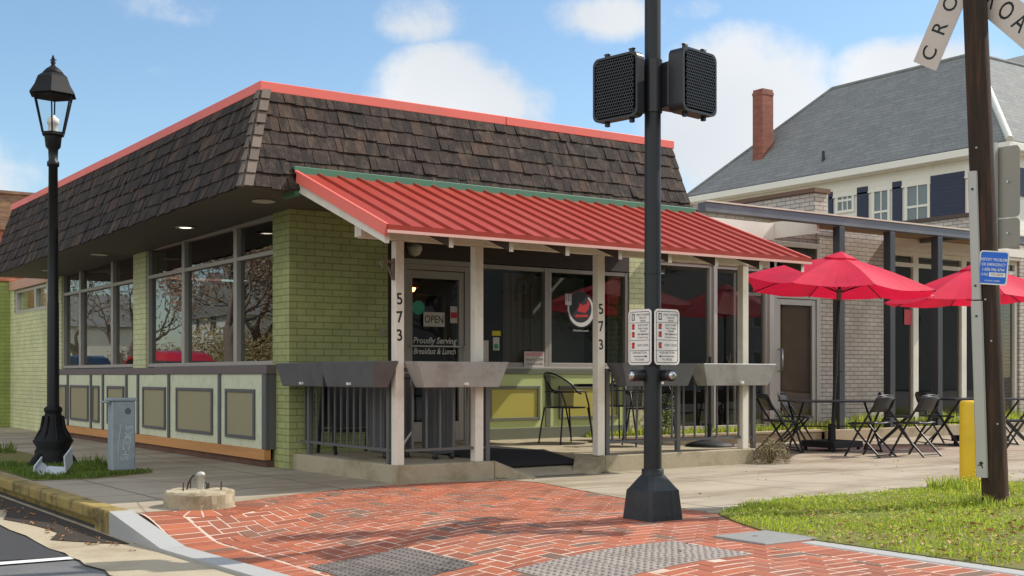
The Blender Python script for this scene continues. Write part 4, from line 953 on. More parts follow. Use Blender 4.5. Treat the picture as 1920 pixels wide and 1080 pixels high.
m.add([R0, (FX, R0[1], R0[2]), (FX, HY0 + 2 * PW, HZ), (HX + 2 * PW, HY0 + 2 * PW, HZ)], [(0, 1, 2, 3)])
# taller cross gable further right
m.add([(38.2, 24.5, 10.8), (43, 24.5, 13.3), (47.8, 24.5, 10.8), (38.2, 29, 10.8), (43, 29, 13.3), (47.8, 29, 10.8)], [(0, 1, 4, 3), (1, 2, 5, 4), (0, 2, 1)])
ro = m.build('roof', roof_m, house)
m = MB(); dh = Vector((1, 1, 1.01)).normalized()
a, b = Vector((HX, HY0, HZ)), Vector(R0)
m.tube([a + Vector((0, 0, .03)), b + Vector((0, 0, .03))], .11, 6); m.build('hip_ridge', M('light ridge metal', srgb(206, 206, 196), .6, 0, .15), ro)
m = MB(); m.tube([R0, R1], .07, 6); m.tube([R1, (HX, HY1, HZ)], .07, 6); m.tube([R0, (FX, R0[1], R0[2])], .07, 6); m.build('ridge_cap', roof_m, ro)
cpos = (32.05, 30.7)
m = MB(); m.box(cpos[0] - .27, cpos[1] - .24, 8.2, cpos[0] + .27, cpos[1] + .24, 10.9); m.box(cpos[0] - .285, cpos[1] - .255, 10.9, cpos[0] + .285, cpos[1] + .255, 11.0); m.box(cpos[0] - .26, cpos[1] - .23, 11.0, cpos[0] + .26, cpos[1] + .23, 11.1)
m.build('chimney', brick_mat('old chimney brick', srgb(158, 88, 66), srgb(128, 70, 54), srgb(132, 112, 98), bump=.6, dirt=srgb(92, 66, 54), dirt_amt=.5), ro)
m = MB(); m.tube([(31.2, 27.2, 7.8), (31.2, 27.2, 8.32)], .05, 8); m.build('roof_vent', black, ro)
m = MB(); m.box(HX - .02, HY0 - .02, HZ - .24, HX + .1, HY1 + .02, HZ - .02); m.box(HX + .1, HY0 - .02, HZ - .24, FX, HY0 + .1, HZ - .02); m.box(HX + .1, HY0 + .1, HZ - .26, wx + .5, HY1, HZ - .16); m.box(wx, HY0 + .1, HZ - .262, FX, wy0 + .3, HZ - .162)
m.build('eave', siding, house, bevel=.02)
m = MB(); m.box(wx - .04, wy0 - .04, HZ - .75, wx + .02, HY1 - ov + .02, HZ - .262); m.box(wx - .06, wy0 - .06, HZ - .8, wx + .02, HY1 - ov, HZ - .752); m.box(wx + .02, wy0 - .04, HZ - .75, wx + 13, wy0 + .02, HZ - .262)
m.box(wx - .05, wy0 - .05, 0, wx + .12, wy0 + .12, HZ - .81); m.build('frieze', siding, house)
curtain = M('pale curtain', srgb(178, 182, 180), .8, 0, .1, 1); gl_h = glass_mat('house glass', (.8, .82, .82, 1), 1.5, .05)
def house_win(y0, y1, z0, z1, cols, rows):
    m = MB(); f = .09; x = wx - .05
    for b in ((y0, z0, y0 + f, z1), (y1 - f, z0, y1, z1), (y0 + f, z1 - f, y1 - f, z1), (y0 + f, z0, y1 - f, z0 + f)): m.box(x, b[0], b[1], x + .1, b[2], b[3])
    m.box(x + .01, y0 + f, (z0 + z1) / 2 - .035, x + .09, y1 - f, (z0 + z1) / 2 + .035)
    for k in range(1, cols): yy = y0 + f + (y1 - y0 - 2 * f) * k / cols; m.box(x + .015, yy - .02, z0 + f, x + .085, yy + .02, z1 - f)
    for k in range(1, rows):
        if abs(k / rows - .5) < .01: continue
        zz = z0 + f + (z1 - z0 - 2 * f) * k / rows; m.box(x + .016, y0 + f, zz - .015, x + .084, y1 - f, zz + .015)
    w = m.build('window', siding, house)
    m = MB(); m.box(x + .04, y0 + .03, z0 + .03, x + .046, y1 - .03, z1 - .03); m.build('pane', gl_h, w)
    m = MB(); m.box(x + .047, y0 + .03, z0 + .03, x + .05, y1 - .03, z1 - .03); m.build('curtain', curtain, w)
house_win(25.86, 26.61, 6.18, 6.98, 3, 2)
house_win(24.47, 25.16, 5.15, 6.97, 2, 2)
house_win(23.01, 23.92, 5.15, 7.0, 2, 2)
for y0, y1, z0 in ((25.31, 25.73, 5.1), (24.03, 24.37, 5.1), (26.72, 26.9, 5.1)):
    m = MB(); m.box(wx - .06, y0, z0, wx - .02, y1, 6.92); m.build('shutter', navy, house)
m = MB(); m.box(wx - .06, 21.82, 4.9, wx - .02, 22.98, 6.92)
for k in range(18): m.box(wx - .066, 21.84, 4.95 + k * .108, wx - .058, 22.96, 4.95 + k * .108 + .07)
m.build('louvred_screen', navy, house)
m = MB(); m.box(wx + .5, wy0 - .06, 6.1, wx + 1.2, wy0 - .02, 6.9); m.build('shutter', navy, house)

# ------------------------------------------------------------------ far left neighbours
t = thing('green_annex', (4.95, 23.72, 0), 'lime green painted brick end wall at the far left edge', 'building')
m = MB(); m.box(4.72, 23.72, 0, WX + .2, 25.5, 2.68); m.build('wall', lime_brick, t)
m = MB(); m.box(4.68, 23.68, 2.68, WX + .2, 25.5, 2.76); m.build('coping', red_brick, t)
t = thing('brick_building', (7, 36, 0), 'red brick building showing behind the far left end of the mansard roof', 'building')
m = MB(); m.box(3.4, 36, 0, 14, 46, 5.75); m.build('wall', red_brick, t)
m = MB(); m.box(7.5, 35.9, 5.0, 8.9, 37, 6.0); m.box(7.42, 35.84, 6.0, 8.98, 37.05, 6.08); m.build('chimney', brick_mat('weathered brick', srgb(150, 112, 82), srgb(120, 84, 62), srgb(130, 118, 104)), t)
m = MB(); m.box(3.3, 35.93, 5.75, 14, 46, 5.83); m.build('coping', M('grey coping', srgb(130, 122, 114), .8), t)

# ------------------------------------------------------------------ old street lamp
lp = thing('street_lamp', (3.295, 13.187, 0), 'black old fashioned street lamp post with glass lantern and fluted base', 'street lamp')
c = (3.295, 13.187, 0)
m = MB()
m.lathe([(.22, 0), (.22, .05), (.185, .07), (.185, .16), (.165, .2), (.205, .27), (.18, .30), (.135, .36), (.105, .45), (.09, .53), (.08, .56), (.092, .58), (.092, .61), (.065, .63)], c, 16)
for k in range(8):
    a = math.pi / 4 * k; r_ = Vector((math.cos(a), math.sin(a), 0)); b = Vector(c)
    m.tube([b + r_ * .172 + Vector((0, 0, .29)), b + r_ * .118 + Vector((0, 0, .4)), b + r_ * .10 + Vector((0, 0, .53))], [.02, .016, .012], 6)
for k in range(4):
    a = math.pi / 2 * k + .5; r_ = Vector((math.cos(a), math.sin(a), 0)); b = Vector(c)
    m.tube([b + r_ * .17 + Vector((0, 0, .12)), b + r_ * .24 + Vector((0, 0, .06)), b + r_ * .29 + Vector((0, 0, .02))], [.05, .05, .03], 8)
m.build('base', lamp_black, lp)
m = MB(); m.lathe([(.062, .62), (.058, 1.7), (.054, 1.72), (.046, 3.12), (.06, 3.13), (.062, 3.17), (.045, 3.19), (.05, 3.3), (.075, 3.33), (.085, 3.42), (.09, 3.44)], c, 20); m.build('pole', M('lamp post black', srgb(20, 21, 23), .42, 0, .15, 6, spec=.35), lp)
m = MB()
for k in range(6):
    a = math.pi / 3 * k + .2; p0 = Vector(c) + Vector((.115 * math.cos(a), .115 * math.sin(a), 3.47)); p1 = Vector(c) + Vector((.205 * math.cos(a), .205 * math.sin(a), 3.86)); m.bar(p0, p1, .014, .014)
m.lathe([(.09, 3.44), (.12, 3.45), (.12, 3.48), (.06, 3.49)], c, 6, False, .2); m.lathe([(.21, 3.845), (.215, 3.87), (.2, 3.875)], c, 6, False, .2)
lf = m.build('lantern_frame', lamp_black, lp)
m = MB(); m.lathe([(.112, 3.485), (.2, 3.85)], c, 6, False, .2); m.f = m.f[:-2]; m.smooth = m.smooth[:-2]
m.build('lantern_glass', glass_mat('lantern glass', (.96, .96, .95, 1), 1.12), lf)
m = MB(); m.lathe([(.05, 3.48), (.05, 3.56), (.062, 3.57), (.062, 3.62), (.03, 3.64), (.02, 3.66)], c, 12); m.build('lamp_socket', sign_white, lf)
m = MB(); m.lathe([(.255, 3.865), (.25, 3.88), (.20, 3.96), (.165, 4.05), (.12, 4.085)], c, 6, False, .2); m.lathe([(.10, 4.085), (.105, 4.1), (.07, 4.14), (.03, 4.17)], c, 16)
m.build('lantern_roof', lamp_black, lp)
m = MB(); m.lathe([(.03, 4.165), (.018, 4.19), (.028, 4.21), (.012, 4.23), (.02, 4.245), (.004, 4.29)], c, 12); m.tube([(c[0] - .028, c[1] + .02, 4.235), (c[0] + .028, c[1] - .02, 4.235)], .006, 6); m.build('finial', lamp_black, lp)
# grey cover fallen off its base
m = MB(); o_ = Vector((2.93, 11.85, -.02)); e1, e2 = Vector((.80, -.60, 0)), Vector((.3, .4, .86)).normalized()
pr = [(-.14, .10), (-.145, .05), (-.08, .0), (.09, -.01), (.14, .04), (.13, .19)]
for k in range(5):
    a, b = pr[k], pr[k + 1]; p, q = o_ + e1 * a[0] + Vector((0, 0, a[1] + .02)), o_ + e1 * b[0] + Vector((0, 0, b[1] + .02)); dpt = Vector((.10, .13, .08))
    m.add([p, q, q + dpt, p + dpt], [(0, 1, 2, 3)])
fc = m.build('metal_cover', M('pale grey sheet metal', srgb(184, 190, 194), .5, .2, .08)); sm = fc.modifiers.new('s', 'SOLIDIFY'); sm.thickness = .014
tag(fc, 'bent grey metal cover lying open in the grass against the lamp base', 'metal cover')

# ------------------------------------------------------------------ utility cabinet
cb = thing('utility_cabinet', (3.66, 12.08, 0), 'small blue grey utility cabinet with white scrawled graffiti', 'utility cabinet')
m = MB(); m.prism([(3.545, 11.98, .02), (3.775, 11.98, .02), (3.775, 12.13, .02), (3.545, 12.13, .02)], (0, 0, .68)); m.build('body', cabinet_m, cb, bevel=.012)
m = MB(); m.box(3.53, 11.965, .70, 3.79, 12.15, .73); m.box(3.47, 11.99, .685, 3.53, 12.12, .70); m.build('lid', cabinet_m, cb, bevel=.008)
m = MB()
for ch, z in (('S', .12), ('H', .18), ('O', .24), ('O', .29), ('K', .35), ('S', .42)): m.text(ch, .105, (3.67 + (z - .12) * .16, 11.9788, z + .02), (.12, 0, 1), (-1, 0, .12), .0006)
m.tube([(3.605, 11.979, .12), (3.61, 11.979, .3), (3.635, 11.979, .47)], .003, 5)
m.build('graffiti', M('white marker', srgb(186, 194, 198), .7), cb)
m = MB(); m.lathe([(.032, -.0006), (.032, 0)], (3.70, 11.9788, .60), 16, axis='Y'); m.build('round_label', M('grey label', srgb(88, 98, 106), .6), cb)

# ------------------------------------------------------------------ round concrete footing
ft = thing('concrete_footing', (3.18, 8.62, 0), 'round broken concrete footing with a short pipe and bolts on the brick corner', 'footing')
m = MB(); n = 40; vs = []; rf = random.Random(2)
prof = [(.252, -.06), (.252, .03), (.25, .10), (.236, .118), (.0, .121)]
for r_, z in prof:
    for k in range(n):
        a = 2 * math.pi * k / n; rough = (rf.uniform(-.02, .012) if (-.9 < a - 5.4 < .9 or a < .5) and .02 < z < .101 else rf.uniform(-.003, .003))
        vs.append((3.18 + (r_ + (rough if r_ > .1 else 0)) * math.cos(a), 8.62 + (r_ + (rough if r_ > .1 else 0)) * math.sin(a), z + (rf.uniform(-.012, .004) if z > .08 and r_ > .2 else 0)))
m.add(vs, [(i * n + k, i * n + (k + 1) % n, (i + 1) * n + (k + 1) % n, (i + 1) * n + k) for i in range(4) for k in range(n)])
m.build('body', slab_m, ft)
m = MB(); m.lathe([(.028, .1), (.026, .215), (.032, .217), (.032, .232), (.022, .244), (.004, .248)], (3.2, 8.64, 0), 16); m.build('pipe', galv, ft)
for dx, dy, h in ((-.13, -.03, .08), (.12, -.12, .08), (-.03, .1, .10), (.09, .05, .06)):
    m = MB(); m.tube([(3.18 + dx, 8.62 + dy, .1), (3.18 + dx + .004, 8.62 + dy, .1 + h)], .006, 6); m.lathe([(.014, .103), (.014, .113)], (3.18 + dx, 8.62 + dy, 0), 6); m.build('anchor_bolt', M('rusty bolt', srgb(96, 72, 56), .8, .3) if 'rusty bolt' not in bpy.data.materials else bpy.data.materials['rusty bolt'], ft)
m = MB(); m.tube([(3.10, 8.66, .105), (3.12, 8.68, .16), (3.15, 8.70, .2), (3.17, 8.69, .22)], .007, 6); m.tube([(3.23, 8.62, .105), (3.245, 8.62, .15), (3.235, 8.63, .17)], .008, 6); m.build('wire', black, ft)

# ------------------------------------------------------------------ pedestrian signal pole
PXp, PYp = 5.40, 6.17
sg = thing('signal_pole', (PXp, PYp, 0), 'dark grey pedestrian signal pole with two crossing heads and tapered base cover', 'signal pole')
m = MB(); m.lathe([(.06, .2), (.0585, 1.1), (.0555, 1.12), (.053, 4.6)], (PXp, PYp, 0), 28); m.lathe([(.074, .27), (.074, .325), (.06, .33)], (PXp, PYp, 0), 24); m.lathe([(.0595, 1.108), (.0595, 1.125)], (PXp, PYp, 0), 24); m.lathe([(.0575, 1.62), (.0575, 1.635)], (PXp, PYp, 0), 24)
m.build('pole', pole_grey, sg)
m = MB(); h0, h1, h2 = .152, .133, .06; cc = .022
def oct_(h, c_, z): return [(PXp + x, PYp + y, z) for x, y in ((-h + c_, -h), (h - c_, -h), (h, -h + c_), (h, h - c_), (h - c_, h), (-h + c_, h), (-h, h - c_), (-h, -h + c_))]
L = [oct_(h0, cc, -.02), oct_(h0 - .004, cc, .03), oct_(h1, cc, .19), oct_(h1 - .012, cc, .202), oct_(h2 + .012, .03, .285), oct_(h2, .03, .29)]
vs = [p for l in L for p in l]
m.add(vs, [(i * 8 + k, i * 8 + (k + 1) % 8, (i + 1) * 8 + (k + 1) % 8, (i + 1) * 8 + k) for i in range(5) for k in range(8)])
m.box(PXp - .006, PYp - h0 - .002, 0, PXp + .004, PYp - h0 + .03, .03); m.prism([(PXp + .045, PYp - h0 - .003, .0), (PXp + .062, PYp - h0 - .003, .0), (PXp + .056, PYp - h1 - .003, .19), (PXp + .042, PYp - h1 - .003, .19)], (0, .02, 0))
m.build('base_cover', shroud_m, sg, bevel=.006)
def ped_head(cx, cy, cz, yaw, w, h, d):
    """box head whose face looks along (-sin yaw, -cos yaw)"""
    n = Vector((-math.sin(yaw), -math.cos(yaw), 0)); r = Vector((math.cos(yaw), -math.sin(yaw), 0)); u = Vector((0, 0, 1)); c = Vector((cx, cy, cz))
    def ring(a, b, dep, k=5, rad=.05):
        pts = []
        for sx, sz, a0 in ((1, 1, 0), (-1, 1, 90), (-1, -1, 180), (1, -1, 270)):
            for i in range(k + 1):
                t = R(a0 + 90 * i / k); pts.append(c + r * (sx * (a - rad) + rad * math.cos(t)) + u * (sz * (b - rad) + rad * math.sin(t)) + n * dep)
        return pts
    m = MB(); a, b = w / 2, h / 2
    rings = [ring(a * .8, b * .85, -d / 2), ring(a, b, -d / 2 + .03), ring(a, b, d / 2), ring(a - .016, b - .016, d / 2), ring(a - .02, b - .02, d / 2 - .03)]
    k = len(rings[0]); m.add([p for q in rings for p in q], [(i * k + j, i * k + (j + 1) % k, (i + 1) * k + (j + 1) % k, (i + 1) * k + j) for i in range(4) for j in range(k)] + [tuple(range(k))[::-1], tuple(range(4 * k, 5 * k))])
    o = m.build('signal_head', black, sg)
    m = MB(); g0 = c + n * (d / 2 - .006)             # egg crate visor in front of the lens
    na, nb = 16, 18; ww, hh = a - .03, b - .03
    for i in range(nb + 1):
        z = -hh + 2 * hh * i / nb; m.obox(g0 + u * z, r * ww, u * .0022, n * .012)
    for row in range(nb):
        z = -hh + 2 * hh * (row + .5) / nb
        for i in range(na):
            x = -ww + 2 * ww * (i + (.25 if row % 2 else .75)) / na; m.obox(g0 + r * x + u * z, (r * .3 + u).normalized() * (hh / nb), (r - u * .3) * .0022, n * .011)
    m.build('visor_grille', M('grille black', srgb(40, 40, 42), .35, 0, .1) if 'grille black' not in bpy.data.materials else bpy.data.materials['grille black'], o)
    m = MB()
    for sx in (-.55, .55):
        for sz in (1, -1):
            q = c + r * (sx * a) + u * (sz * (b + .012)) + n * (d / 2 - .05); m.obox(q, r * .014, u * .016, n * .014)
            if sz > 0: m.obox(q + u * .018, r * .022, u * .005, n * .012)
    m.build('hinge_lug', black, o, bevel=.003)
    return o
ped_head(PXp - .165, PYp + .145, 2.87, R(90 - 10), .39, .43, .10)
ped_head(PXp + .225, PYp - .13, 2.90, R(-10), .37, .42, .15)
m = MB(); m.box(PXp - .19, PYp + .03, 2.72, PXp - .05, PYp + .15, 3.02); m.box(PXp + .03, PYp - .12, 2.73, PXp + .3, PYp + .03, 3.03); m.tube([(PXp, PYp, 2.7), (PXp, PYp, 3.05)], .064, 16); m.build('mounting_bracket', black, sg, bevel=.01)
for nx_, ny_, x, y in ((-.1, -1, PXp + .055, PYp - .05), (-1, .1, PXp - .05, PYp + .04)):
    n = Vector((nx_, ny_, 0)).normalized(); m = MB(); p = Vector((x, y, .95)); m.tube([p, p + n * .065, p + n * .085, p + n * .09], [.042, .042, .04, .02], 14); b = m.build('push_button', black, sg)
    m = MB(); m.tube([p + n * .088, p + n * .104, p + n * .108], [.027, .026, .012], 14); m.build('button_cap', chrome, b)
def cross_sign(o, r, label):
    o, r = Vector(o), Vector(r).normalized(); u = Vector((0, 0, 1)); n = r.cross(u); w, h = .1125, .185
    def rr(a, b, rad, dep, k=4):
        return [o + r * (sx * (a - rad) + rad * math.cos(R(a0 + 90 * i / k))) + u * (sz * (b - rad) + rad * math.sin(R(a0 + 90 * i / k))) + n * dep for sx, sz, a0 in ((1, 1, 0), (-1, 1, 90), (-1, -1, 180), (1, -1, 270)) for i in range(k + 1)]
    m = MB(); m.prism(rr(w, h, .03, -.004), n * .004); s_ = tag(m.build('crossing_sign', sign_white), label, 'sign', 'push button signs on the signal pole')
    def q(x, z, a, b, dep=.0007): return [o + r * x + u * z + n * dep, o + r * a + u * z + n * dep, o + r * a + u * b + n * dep, o + r * x + u * b + n * dep]
    m = MB(); A, B = rr(w - .014, h - .014, .02, .0006), rr(w - .018, h - .018, .017, .0006); k = len(A)
    m.add(A + B, [(i, (i + 1) % k, k + (i + 1) % k, k + i) for i in range(k)])
    for z in (.095, -.022, -.09): m.add(q(-.094, z, .094, z + .003), [(0, 1, 2, 3)])
    for s1, z, sc in (('START CROSSING', .148, .021), ('Watch For', .128, .02), ('Vehicles', .109, .02), ("DON'T START", .078, .02), ('Finish Crossing', .058, .019), ('If Started', .040, .019), ('TIME REMAINING', .018, .018), ('To Finish Crossing', -.002, .017), ("DON'T CROSS", -.055, .021)):
        m.text(s1, sc, o + r * .032 + u * z, r, u, .0008, .002, .8)
    m.text('PUSH BUTTON', .021, o + u * -.104, r, u, .0008, .002, .95); m.text('TO CROSS', .02, o + u * -.150, r, u, .0008, .002, .95)
    m.add(q(-.06, -.13, .06, -.1255), [(0, 1, 2, 3)]); sd = 1 if r.y < -.5 else -1
    m.add([o + r * (sd * .075) + u * -.128 + n * .0007, o + r * (sd * .055) + u * -.119 + n * .0007, o + r * (sd * .055) + u * -.137 + n * .0007], [(0, 1, 2)])
    for z0, z1 in ((.112, .158), (.052, .088), (.0, .036), (-.075, -.035)): m.add(q(-.078, z0, -.05, z1), [(0, 1, 2, 3)])
    m.build('lettering', ink, s_)
    m = MB()
    for z0, z1 in ((.055, .085), (.002, .034), (-.073, -.037)): m.add(q(-.076, z0, -.064, z1, .0011), [(0, 1, 2, 3)]); m.add(q(-.060, z0 + .004, -.052, z1 - .01, .0011), [(0, 1, 2, 3)])
    m.build('orange_symbols', M('orange red print', srgb(222, 70, 40), .6) if 'orange red print' not in bpy.data.materials else bpy.data.materials['orange red print'], s_)
    m = MB(); m.add(q(-.070, .118, -.058, .152, .0011), [(0, 1, 2, 3)]); m.build('walk_symbol', sign_white, s_)
cross_sign((PXp - .075, PYp + .045, 1.205), (.03, -1, 0), 'left white push button sign, facing the side street')
cross_sign((PXp + .052, PYp - .085, 1.205), (1, .03, 0), 'right white push button sign, facing the front street')

# ------------------------------------------------------------------ railroad crossing pole
up = thing('utility_pole', (7.97, 5.33, 0), 'leaning dark brown wooden pole at the edge of the grass', 'utility pole')
def polex(z): return Vector((7.97 - .0325 * z, 5.33 + .0244 * z, z))
m = MB(); m.tube([polex(z) for z in (-.1, .4, 1, 1.7, 2.4, 3.1, 3.8, 4.5)], [.094, .093, .09, .088, .086, .085, .083, .08], 24); m.build('pole', wood_pole, up)
m = MB()
for z, a in ((1.5, 3.6), (1.2, 3.9), (2.6, 3.4), (.6, 4.1)): m.tube([polex(z) + Vector((math.cos(a), math.sin(a), 0)) * .08, polex(z) + Vector((math.cos(a), math.sin(a), 0)) * .1], .007, 6)
m.build('nail', galv, up)
gd = thing('cable_guard', (7.8, 5.3, 0), 'pale galvanised cable guard strip bolted along the leaning wooden pole', 'cable guard')
m = MB(); tow = Vector((-.93, -.36, 0)); sd = Vector((.36, -.93, 0)) * -1
def gpt(z): return polex(z) + tow * .105 + sd * (.062 - .02 * abs(z - .2) / 2.2) 
seg = [.21, .5, 1.0, 1.49, 1.5, 2.0, 2.43]
for a, b in zip(seg[:-1], seg[1:]):
    pa, pb = gpt(a), gpt(b); wa = .042 if a < 1.5 else .034
    if abs(a - 1.49) < .001: continue
    m.add([pa - sd * wa, pa - sd * wa * .8 + tow * .018, pa + sd * wa * .8 + tow * .018, pa + sd * wa, pb - sd * wa, pb - sd * wa * .8 + tow * .018, pb + sd * wa * .8 + tow * .018, pb + sd * wa],
          [(0, 1, 5, 4), (1, 2, 6, 5), (2, 3, 7, 6), (0, 4, 7, 3)] + ([(0, 3, 2, 1)] if a < .3 else []) + ([(4, 5, 6, 7)] if b > 2.4 else []))
m.build('channel', galv, gd)
for z in (.32, 1.38, 1.6, 2.3):
    m = MB(); p = gpt(z) + tow * .0175; m.tube([p, p + tow * .008], .008, 8); m.build('bolt', black_soft, gd)
m = MB(); p = gpt(.3) + tow * .019
for a in (0, 1.0, 2.1, 4.2): m.tube([p, p + sd * .024 * math.cos(a) + Vector((0, 0, .022 * math.sin(a)))], .004, 5)
m.build('tape_scrap', black_soft, gd)
cr = thing('crossbuck_sign', (7.9, 5.5, 3.9), 'white railroad crossing crossbuck fixed high on the wooden pole', 'sign')
CY, CZ, CX = 5.55, 4.0, 7.945
for body, ang, nm in (('CROSSING', 61, 0), ('RAIL ROAD', -45, 1)):
    CZ = (4.0, 3.9)[nm]; r = Vector((0, -math.cos(R(ang)), math.sin(R(ang)))); u = Vector((0, math.sin(R(ang)), math.cos(R(ang)))); n = Vector((-1, 0, 0))
    o_ = Vector((CX - .004 * nm, CY, CZ)); HL, HW = (.77, 1.0)[nm], .118
    m = MB(); m.prism([o_ - r * HL - u * HW, o_ + r * HL - u * HW, o_ + r * HL + u * HW, o_ - r * HL + u * HW], n * .003); bl = m.build('blade', cross_white, cr)
    m = MB()
    s_ = body; adv = 2 * (HL - .10) / (len(s_) - 1)
    for k, ch in enumerate(s_):
        q_ = -HL + .10 + adv * k if nm == 0 else (-.86 + .157 * k if k < 4 else .30 + .157 * (k - 5))
        if ch != ' ': m.text(ch, .185, o_ + r * q_ + n * .0042, r, u, .0005, .004, .82)
    m.build('lettering', ink, bl)
# blue emergency notice
bs_n = Vector((-.80, -.60, 0)); r = Vector((.60, -.80, -.09)).normalized(); u = bs_n.cross(r) * 1
u = Vector((0, 0, 1)) - r * r.z; u.normalize()
o_ = polex(1.73) + bs_n * .10 + r * .045
m = MB()
def rrect(o, r, u, a, b, rad, dep, n, k=4): return [o + r * (sx * (a - rad) + rad * math.cos(R(a0 + 90 * i / k))) + u * (sz * (b - rad) + rad * math.sin(R(a0 + 90 * i / k))) + n * dep for sx, sz, a0 in ((1, 1, 0), (-1, 1, 90), (-1, -1, 180), (1, -1, 270)) for i in range(k + 1)]
m.prism(rrect(o_, r, u, .1, .122, .022, 0, bs_n), bs_n * .003); bs = tag(m.build('emergency_sign', sign_white), 'small blue emergency notice with white lettering on the wooden pole', 'sign')
m = MB(); v_ = rrect(o_, r, u, .091, .113, .016, .0036, bs_n); m.add(v_, [tuple(range(len(v_)))]); m.build('sign_face', blue_m, bs)
m = MB()
for s1, z, sc, q in (('REPORT PROBLEM', .058, .030, .72), ('OR EMERGENCY', .022, .030, .74), ('1-800-946-4744', -.014, .032, .74), ('X-ING', -.050, .028, .6), ('CROSSING NUMBER', -.094, .013, .9)): m.text(s1, sc, o_ + u * z + r * (-.055 if s1 == 'X-ING' else 0), r, u, .0042, .004, q)
a = o_ + r * -.025 + u * -.064 + bs_n * .004; m.add([a, a + r * .11, a + r * .11 + u * .03, a + u * .03], [(0, 1, 2, 3)])
m.build('lettering', sign_white, bs)
m = MB(); m.text('733 642W', .024, o_ + r * .03 + u * -.049, r, u, .0046, .003, .8); m.build('number', ink, bs)
# sign seen from behind, on its own perforated post
ts = thing('road_sign', (8.52, 5.66, 0), 'unpainted back of a tall road sign on a perforated post behind the wooden pole', 'sign')
m = MB(); P0 = Vector((8.44, 5.66, 0))
m.box(P0.x - .022, P0.y - .022, -.05, P0.x + .022, P0.y + .022, 2.75); pst = m.build('post', galv, ts)
m = MB()
for k in range(108): m.box(P0.x - .0232, P0.y - .005, .05 + k * .0254, P0.x - .0222, P0.y + .005, .06 + k * .0254)
m.build('punched_holes', black_soft, pst)
rr_ = Vector((0.10, -.995, 0)); uu = Vector((0, 0, 1)); nn = Vector((-1, 0, 0))
back_m = M('dull aluminium sign back', srgb(150, 146, 134), .45, .35, .1, 2)
for z, b in ((2.44, .275), (2.045, .115)):
    m = MB(); m.prism(rrect(P0 + Vector((.03, .0, z)), rr_, uu, .19, b, .035, 0, nn), nn * -.003); pl = m.build('panel', back_m, ts)
    m = MB()
    for dy in (-.10,): m.tube([P0 + Vector((.029, dy, z)), P0 + Vector((.022, dy, z))], .008, 8)
    m.build('rivet', chrome, pl)
# yellow bollard
m = MB(); m.lathe([(.084, -.1), (.084, .70), (.08, .725), (.06, .735), (.0, .737)], (9.17, 6.38, 0), 28); tag(m.build('bollard', yellow), 'yellow steel bollard in the grass beside the leaning pole', 'bollard')
m = MB(); m.tube([(8.75, 5.2, 0), (9.3, 5.15, 1.2), (10.4, 5.05, 3.6), (10.8, 5.0, 4.5)], .006, 6); 
tag(m.build('guy_wire', black_soft), 'thin dark guy wire slanting up at the right edge', 'wire')

